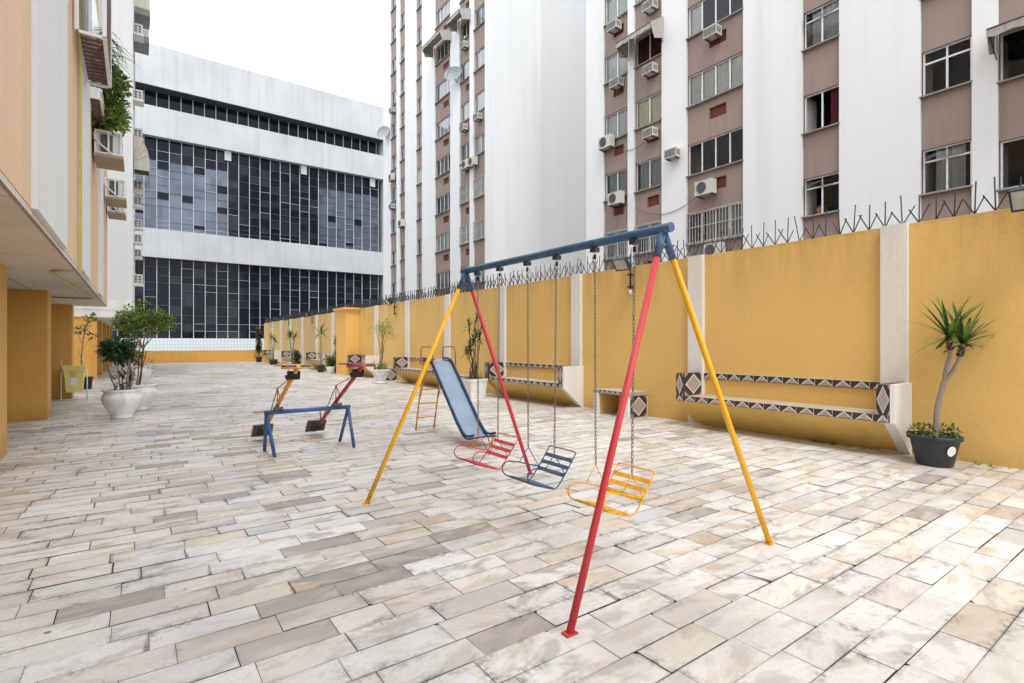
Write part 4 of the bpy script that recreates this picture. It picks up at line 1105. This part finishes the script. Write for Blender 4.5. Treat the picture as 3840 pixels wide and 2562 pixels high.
def plant_b():
    c = (6.78, 11.05)
    t = thing('potted_dracaena', 'tall dark dracaena with several tufted stems in a square white planter', 'potted plant', (c[0], c[1], 0))
    mb = MB(); frustum(mb, c[0], c[1], .0, .40, .20, .20, .235, .235); frustum(mb, c[0], c[1], .401, .47, .25, .25, .255, .255); mb.build('pot', M['pot_white'], t)
    MB().box(c[0]-.23, c[1]-.23, .471, c[0]+.23, c[1]+.23, .476).build('soil', M['soil'], t)
    st = MB(); lf = MB()
    for (dx, dy, z) in ((.0,-.12,2.02),(.05,-.28,1.85),(-.05,.16,1.85),(.05,.0,1.62),(-.05,-.05,1.45),(.0,.35,1.22),(.05,-.18,1.55),(0,.2,1.35),(-.08,.05,1.2)):
        e = (c[0]+dx, c[1]+dy, z); stem(st, R, [(c[0]+dx*.3, c[1]+dy*.4, .45), (c[0]+dx*.4, c[1]+dy*.5, .9), e], .014, .008, 0, .02, 5)
        for k in range(26): blade(lf, R, (e[0], e[1], e[2]-R.uniform(0,.16)), R.uniform(0,2*PI), R.uniform(-.5,1.2), R.uniform(.16,.30), .045, R.choice([2,2,2,0,3,6]), .6, 3)
    for k in range(30): blade(lf, R, (c[0]+R.uniform(-.2,.2), c[1]+R.uniform(-.2,.2), .47), R.uniform(0,2*PI), R.uniform(.8,1.5), R.uniform(.1,.3), .03, R.choice([0,1]), .5, 3)
    st.build('stems', M['bark_dark'], t); lf.build('leaves', LM, t)
plant_b()
def plant_c():
    c = (6.93, 23.35)
    t = thing('potted_snake_plant', 'spiky green snake plant in a small white bowl planter beside the orange pier', 'potted plant', (c[0], c[1], 0))
    mb = MB(); mb.lathe(c[0], c[1], [(.11,0),(.13,.02),(.19,.22),(.20,.29),(.205,.31),(.18,.31),(.17,.27)], 24); mb.build('pot', M['pot_white'], t); MB().disc(c[0], c[1], .285, .178).build('soil', M['soil'], t)
    lf = MB()
    for k in range(60): blade(lf, R, (c[0]+R.uniform(-.13,.13), c[1]+R.uniform(-.13,.13), .29), R.uniform(0,2*PI), R.uniform(.85,1.5), R.uniform(.45,.78), .075, R.choice([0,0,1,2]), .5)
    lf.build('leaves', LM, t)
plant_c()
def yucca(c, h, label, heads, pot, spread=.34, n=34, potr=.17):
    t = thing('potted_yucca', label, 'potted plant', (c[0], c[1], 0))
    pot_taper(c, potr*.8, potr, .32, t, M[pot]); st = MB(); lf = MB()
    for (dx, dy, dz) in heads:
        e = (c[0]+dx, c[1]+dy, h+dz); stem(st, R, [(c[0]+dx*.1, c[1]+dy*.1, .27), (c[0]+dx*.5, c[1]+dy*.4, h*.55), e], .03, .02, 0, .012, 6)
        for k in range(n): blade(lf, R, e, R.uniform(0,2*PI), R.uniform(-.5,1.4), R.uniform(.6,1.)*spread*1.25, .05, R.choice([0,2,2,1]), R.uniform(.2,.9), 4)
    st.build('trunk', M['bark'], t); lf.build('leaves', LM, t)
yucca((6.85, 24.6), 1.80, 'single-trunk yucca in a black pot between the orange pier and the next bench', [(0,-.05,0)], 'pot_black', .5, 44)
yucca((6.75, 29.6), 1.58, 'wide-headed yucca with three crowns in a white pot far along the wall', [(0,-.45,.02),(0,.5,.05),(-.1,.05,.1)], 'pot_white', .5, 30, .25)
yucca((6.85, 34.9), 1.55, 'yucca with two small heads in a dark pot near the far end of the wall', [(0,-.4,-.02),(0,.5,.12)], 'pot_black', .42, 34, .25)
def plant_d(c, h, label, pot, mats, nm, leafL=.13, bush=True):
    t = thing(nm, label, 'potted plant', (c[0], c[1], 0)); pot_taper(c, .17, .21, .34, t, M[pot]); st = MB(); lf = MB()
    for k in range(5):
        a = k*1.3; e = (c[0]+.12*math.cos(a), c[1]+.22*math.sin(a), h*R.uniform(.8,1.)); stem(st, R, [(c[0], c[1], .3), (c[0]+.06*math.cos(a), c[1]+.1*math.sin(a), h*.5), e], .014, .006, 0, .03, 5)
        for q in range(9):
            f = R.uniform(.25,1); clump(lf, R, (c[0]+(e[0]-c[0])*f, c[1]+(e[1]-c[1])*f, .3+(e[2]-.3)*f), (.09,.12,.08), 12, leafL, leafL*.5, mats, .1)
    if bush: clump(lf, R, (c[0], c[1], .55), (.26,.3,.24), 130, .14, .05, [0,2], .1)
    st.build('stems', M['bark_dark'], t); lf.build('foliage', LM, t)
plant_d((7.28, 23.35), 1.85, 'slender dark-leaved plant standing against the far side of the orange pier', 'pot_black', [2,2,3], 'potted_croton', .11, False)
plant_d((6.95, 40.2), 2.5, 'tall dark plant in a black pot at the far corner of the terrace', 'pot_black', [2,2,3,4], 'potted_croton', .2)
plant_d((6.75, 28.6), .95, 'bushy shrub in a dark pot in front of the wide-headed yucca', 'pot_black', [2,0,4,3], 'potted_shrub', .12)

# ------------------------------------------------------------------ swing set
sw = thing('swing_set', 'tall swing frame with blue top bar and splayed red and yellow legs', 'swing set', (2.46, 3.03, 0))
A, B = Vector((2.47,1.88,2.01)), Vector((2.45,4.19,2.01))
MB().tube([A, B], .028, 20).build('top_bar', M['blue'], sw)
feet = [((1.63,1.81),'red',A),((3.46,1.84),'yellow',A),((1.56,4.26),'yellow',B),((3.29,4.25),'red',B)]
for (fx, fy), c, top in feet:
    ft = Vector((fx, fy, 0)); top2 = top + Vector((0, .06 if top is A else -.06, -.01)); d = (ft-top2).normalized()
    MB().tube([top2+d*.16, ft], .0185, 16).build('leg', M[c], sw)
    MB().tube([top2, top2+d*.175], .0225, 16).build('sleeve', M['blue'], sw)
    mb = MB(); mb.tube([top2+d*.10+Vector((0,-.04,0)), top2+d*.10+Vector((0,.04,0))], .007, 6); mb.build('bolt', M['chain'], sw)
    mb = MB(); sx = -1 if fx < 2.4 else 1
    mb.box(fx-.032, fy-.024, .0, fx+.032, fy+.024, .007); mb.build('foot_plate', M[c], sw)
HY = [2.145, 2.485, 2.87, 3.22, 3.60, 3.95]
for y in HY:
    mb = MB(); mb.box(2.438, y-.024, 1.950, 2.482, y+.024, 1.980); mb.tube([(2.46, y-.006, 1.935), (2.46, y-.006, 1.905), (2.46, y+.006, 1.905), (2.46, y+.006, 1.935)], .006, 6)
    mb.build('hanger', M['black'], sw)
def link(mb, c, ax, side, L=.030, W=.0135, r=.0026):
    c = Vector(c); pts = []
    for k in range(10):
        a = 2*PI*k/10; s_ = (L-W)/2
        pts.append(c+ax*((W/2)*math.sin(a)+(s_ if math.sin(a) > .01 else -s_ if math.sin(a) < -.01 else 0))+side*((W/2)*math.cos(a)))
    mb.tube(pts, r, 4, closed=True)
def chain(name, p, q, parent):
    p, q = Vector(p), Vector(q); d = (q-p); n = int(d.length/.0245); ax = d.normalized(); mb = MB()
    s1 = Vector((1,0,0)); s1 = (s1-ax*s1.dot(ax)).normalized(); s3 = ax.cross(s1)
    for i in range(n+1):
        a = .8*(i % 2)*2+.3*math.sin(i*.7); sd2 = s1*math.cos(a)+s3*math.sin(a)
        link(mb, p+ax*(i+.5)*d.length/(n+1), ax, sd2)
    return mb.build(name, M['chain'], parent)
def swing_seat(yc, color, label, zoff=0):
    t = thing('chair_swing', label, 'swing seat', (2.46, yc, .35), 'swing seats hanging from the blue bar')
    hw = .155; y0, y1 = yc-hw, yc+hw; Z = zoff
    # side loop in the x-z plane: tilted back by about fourteen degrees
    prof = [(2.665,.525),(2.625,.47),(2.56,.385),(2.50,.315),(2.475,.295),(2.44,.293),(2.36,.318),(2.27,.347),(2.235,.365),(2.213,.395),(2.212,.425),(2.235,.452),(2.27,.462),(2.36,.443),(2.46,.41),(2.555,.385)]
    fr = MB()
    for y in (y0, y1): fr.tube([(x, y, z+Z) for x, z in prof], .0050, 6)
    fr.tube([(2.665,y0,.525+Z),(2.668,y0+.02,.532+Z),(2.668,y1-.02,.532+Z),(2.665,y1,.525+Z)], .0050, 6)
    fr.tube([(2.44,y0,.293+Z),(2.44,y1,.293+Z)], .0045, 6); fr.tube([(2.27,y0,.347+Z),(2.27,y1,.347+Z)], .006, 6)
    fr.build('seat_frame', M[color], t)
    for f in (.22, .48, .74):
        a = Vector((2.665-.15*f*.93, 0, .525-.19*f+Z)); d = Vector((-.62,0,-.78)); n = Vector((-.78,0,.62))
        mb = MB(); p = a-n*.003
        for s_ in (0,): mb.face([p+Vector((0,y0+.004,0)), p+Vector((0,y1-.004,0)), p+d*.029+Vector((0,y1-.004,0)), p+d*.029+Vector((0,y0+.004,0))], 0)
        q = a+n*.003; mb.face([q+Vector((0,y1-.004,0)), q+Vector((0,y0+.004,0)), q+d*.029+Vector((0,y0+.004,0)), q+d*.029+Vector((0,y1-.004,0))], 0)
        for yy in (y0+.004, y1-.004): mb.face([p+Vector((0,yy,0)), p+d*.029+Vector((0,yy,0)), q+d*.029+Vector((0,yy,0)), q+Vector((0,yy,0))], 0)
        for e in (Vector((0,0,0)), d*.029): mb.face([p+e+Vector((0,y0+.004,0)), p+e+Vector((0,y1-.004,0)), q+e+Vector((0,y1-.004,0)), q+e+Vector((0,y0+.004,0))], 0)
        mb.build('back_slat', M[color], t)
    mb = MB(); up = [(2.452,.297),(2.36,.323),(2.28,.348)]
    for i in range(2):
        (xa, za), (xb, zb) = up[i], up[i+1]
        for k, dz in ((0, .004), (1, -.004)):
            q = [(xa,y0+.004,za+dz+Z),(xa,y1-.004,za+dz+Z),(xb,y1-.004,zb+dz+Z),(xb,y0+.004,zb+dz+Z)]; mb.face(q if k else q[::-1], 0)
        for yy in (y0+.004, y1-.004): mb.face([(xa,yy,za-.004+Z),(xa,yy,za+.004+Z),(xb,yy,zb+.004+Z),(xb,yy,zb-.004+Z)], 0)
    mb.build('seat_pan', M[color], t)
    rods = MB()
    for y, yb in ((y0, yc-.17), (y1, yc+.17)):
        e = (2.455, y, .545+Z)
        rods.tube([e, (2.555, y, .387+Z)], .0035, 5); rods.tube([e, (2.37, y, .443+Z)], .0035, 5)
        chain('chain', (2.46, yb, 1.905), (2.455, y, .545+Z), t)
    rods.build('hanger_rod', M[color], t)
    return t
swing_seat(2.315, 'yellow', 'yellow slatted iron swing seat, nearest to the camera')
swing_seat(3.045, 'blue', 'dark blue slatted iron swing seat, the middle one of three')
swing_seat(3.775, 'red', 'red slatted iron swing seat, farthest along the bar')

# ------------------------------------------------------------------ slide
sx0, sx1 = 3.49, 3.80
sl = thing('playground_slide', 'small slide with pale blue chute, yellow ladder and red hoop handles', 'slide', (3.64, 6.5, 0))
prof = [(7.12,1.085),(6.95,1.08),(6.86,1.055),(6.78,.98),(6.10,.265),(5.95,.135),(5.88,.105),(5.80,.105),(5.68,.135)]
mb = MB()
for i in range(len(prof)-1):
    (ya, za), (yb, zb) = prof[i], prof[i+1]
    mb.face([(sx0,ya,za),(sx1,ya,za),(sx1,yb,zb),(sx0,yb,zb)][::-1], 0, True); mb.face([(sx0,ya,za-.008),(sx1,ya,za-.008),(sx1,yb,zb-.008),(sx0,yb,zb-.008)], 0, True)
mb.build('chute', M['chute'], sl)
for x in (sx0-.012, sx1+.012):
    mb = MB()
    mb.tube([(x, y, z+.035) for y, z in prof], .017, 8); mb.tube([(x, y, z) for y, z in prof], .013, 8); mb.build('side_rail', M['navy'], sl)
mb = MB(); mb.tube([(sx0, 5.68, .135), (sx1, 5.68, .135)], .012, 8); mb.build('lip', M['navy'], sl)
for x in (sx0+.0, sx1-.0): MB().tube([(x, 7.40, 0), (x, 7.12, 1.08)], .013, 8).build('ladder_rail', M['orange'], sl)
for z in (.20, .42, .64, .86): y = 7.40-.28*z/1.08; MB().tube([(sx0, y, z), (sx1, y, z)], .010, 8).build('rung', M['orange'], sl)
for x in (sx0-.03, sx1+.03): MB().tube([(x,7.16,1.02),(x,7.16,1.24),(x,7.12,1.29),(x,6.82,1.29),(x,6.78,1.24),(x,6.76,1.02)], .008, 8).build('hoop_handle', M['red2'], sl)
for x in (sx0+.03, sx1-.03):
    mb = MB(); mb.tube([(x,5.74,.0),(x-.045,5.72,.12)], .010, 6); mb.tube([(x,5.74,.0),(x+.045,5.72,.12)], .010, 6); mb.tube([(x,5.74,.0),(x,5.74,.02)], .02, 6); mb.build('chute_leg', M['orange'], sl)
mb = MB(); mb.tube([(sx0,6.97,1.07),(sx0,7.33,.35)], .008, 6); mb.tube([(sx1,6.97,1.07),(sx1,7.33,.35)], .008, 6); mb.build('brace', M['orange'], sl)
mb = MB(); mb.tube([(sx0,7.0,.93),(sx1,7.0,.93)], .008, 6); mb.build('cross_bar', M['red2'], sl)

# ------------------------------------------------------------------ seesaws
sf = thing('seesaw_frame', 'low blue trestle carrying the red and yellow seesaw beams', 'seesaw frame', (1.8, 6.88, 0))
MB().tube([(1.25, 6.88, .50), (2.30, 6.90, .50)], .026, 14).build('cross_bar', M['blue2'], sf)
for (x, y, bx_) in ((1.29,7.08,1.275),(1.32,6.64,1.275),(2.25,7.17,2.275),(2.27,6.65,2.275)):
    MB().tube([(x, y, 0), (bx_, 6.89, .495)], .021, 12).build('leg', M['blue2'], sf)
for x in (1.41, 2.13): MB().box(x-.05, 6.85, .525, x+.05, 6.93, .56).build('pivot_plate', M['board'], sf)
def seesaw(x, colr, label, lean):
    t = thing('seesaw_beam', label, 'seesaw', (x, 6.89, .575))
    P0, P1 = Vector((x, 7.98, .055)), Vector((x, 5.90, 1.10)); d = (P1-P0).normalized(); up = Vector((0, -d.z, d.y)); 
    if up.z < 0: up = -up
    at = lambda s_, h_, dx=0: P0+d*s_+up*h_+Vector((dx,0,0))
    Ltot = (P1-P0).length
    MB().tube([P0, P1], .024, 12).build('beam', M[colr], t)
    for (s_, sg) in ((.10, 1), (Ltot-.10, -1)):
        mb = MB(); c = at(s_, .045); th = math.radians(25)*sg; d_ = d*math.cos(th)+up*math.sin(th); u_ = Vector((0, -d_.z, d_.y)); u_ = u_ if u_.dot(up) > 0 else -u_
        mb.box(-.13,-.105,-.010,.13,.105,.010)
        Mt = Matrix(((1,0,0,c.x),(0,d_.y,u_.y,c.y),(0,d_.z,u_.z,c.z),(0,0,0,1)))
        mb.v = [tuple(Mt @ Vector(v)) for v in mb.v]; mb.build('seat', M['board'], t)
        mb = MB(); pp = lambda l_, dx: c+d_*l_-u_*.018+Vector((dx,0,0)); mb.tube([pp(.10*sg,-.13), pp(-.10*sg,-.13), pp(-.10*sg,.13), pp(.10*sg,.13)], .009, 6); mb.build('seat_bracket', M[colr], t)
        mb = MB(); cc = s_+.11*sg
        pts = [at(cc+.06*math.cos(a), .01-.075*math.sin(a)) for a in [PI*k/8 for k in range(9)]]
        b = []
        for k in range(8):
            for dx0, dx1 in ((-.085, .05),):
                p, q_ = pts[k], pts[k+1]; mb.face([p+Vector((dx0,0,0)), p+Vector((dx1,0,0)), q_+Vector((dx1,0,0)), q_+Vector((dx0,0,0))], 0, True)
                pi_, qi = p+(at(cc,0)-p)*.3, q_+(at(cc,0)-q_)*.3
                mb.face([pi_+Vector((dx0,0,0)), qi+Vector((dx0,0,0)), qi+Vector((dx1,0,0)), pi_+Vector((dx1,0,0))], 0, True)
                for dx in (dx0, dx1): mb.face([p+Vector((dx,0,0)), q_+Vector((dx,0,0)), qi+Vector((dx,0,0)), pi_+Vector((dx,0,0))], 0)
        mb.build('tyre_bumper', M['rubber'], t)
        mb = MB(); hs = s_+.30*sg; mb.tube([at(hs, .02), at(hs+.01*sg, .20)], .009, 6); mb.tube([at(hs+.01*sg, .20, -.15), at(hs+.01*sg, .20, .15)], .010, 6); mb.build('handle', M[colr], t)
    mid = Ltot*.52; mb = MB()
    mb.tube([at(mid-.70, .02), at(mid+.05, .19), at(mid+.75, .02)], .006, 6); mb.tube([at(mid+.05, .19), at(mid-.05, .02)], .006, 6); mb.tube([at(mid+.05, .19), at(mid+.13, .02)], .006, 6)
    mb.build('stay_rod', M['red2'], t)
    return t
seesaw(1.41, 'orange', 'yellow seesaw beam at the left end of the blue trestle', 0)
seesaw(2.13, 'red2', 'red seesaw beam at the right end of the blue trestle', 0)

# ------------------------------------------------------------------ small things: loose cables on the tower, weeds at the wall base
def cable(pts_, label):
    mb = MB(); a, b, sag = pts_; P = []
    for k in range(15):
        f = k/14; P.append((XT-.03, a[0]+(b[0]-a[0])*f, a[1]+(b[1]-a[1])*f-sag*4*f*(1-f)))
    o = mb.tube(P, .012, 5).build('loose_cable', M['ac_dark'], loc=P[0]); tag(o, label, 'cable')
cable(((17.0, 10.4), (14.3, 10.3), .45), 'loose cable sagging from the cream outdoor unit across the near tower')
cable(((15.5, 7.3), (12.3, 7.1), .5), 'loose cable sagging over the white pier below the small grey air conditioner')
R = random.Random(31)
def weed(x, y, n, label):
    t = thing('weed_tuft', label, 'weed', (x, y, 0), 'weeds growing at the foot of the yellow wall'); mb = MB()
    for k in range(n): blade(mb, R, (x+R.uniform(-.03,.03), y+R.uniform(-.16,.16), 0), R.uniform(0,2*PI), R.uniform(.2,1.2), R.uniform(.03,.09), .014, R.choice([0,1]), .6, 3)
    mb.build('leaves', [M['leaf_a'], M['leaf_b']], t)
weed(7.52, 3.25, 60, 'small weeds in the joint under the nearest tiled bench')
weed(7.56, 1.55, 24, 'small weeds behind the charcoal yucca tub')
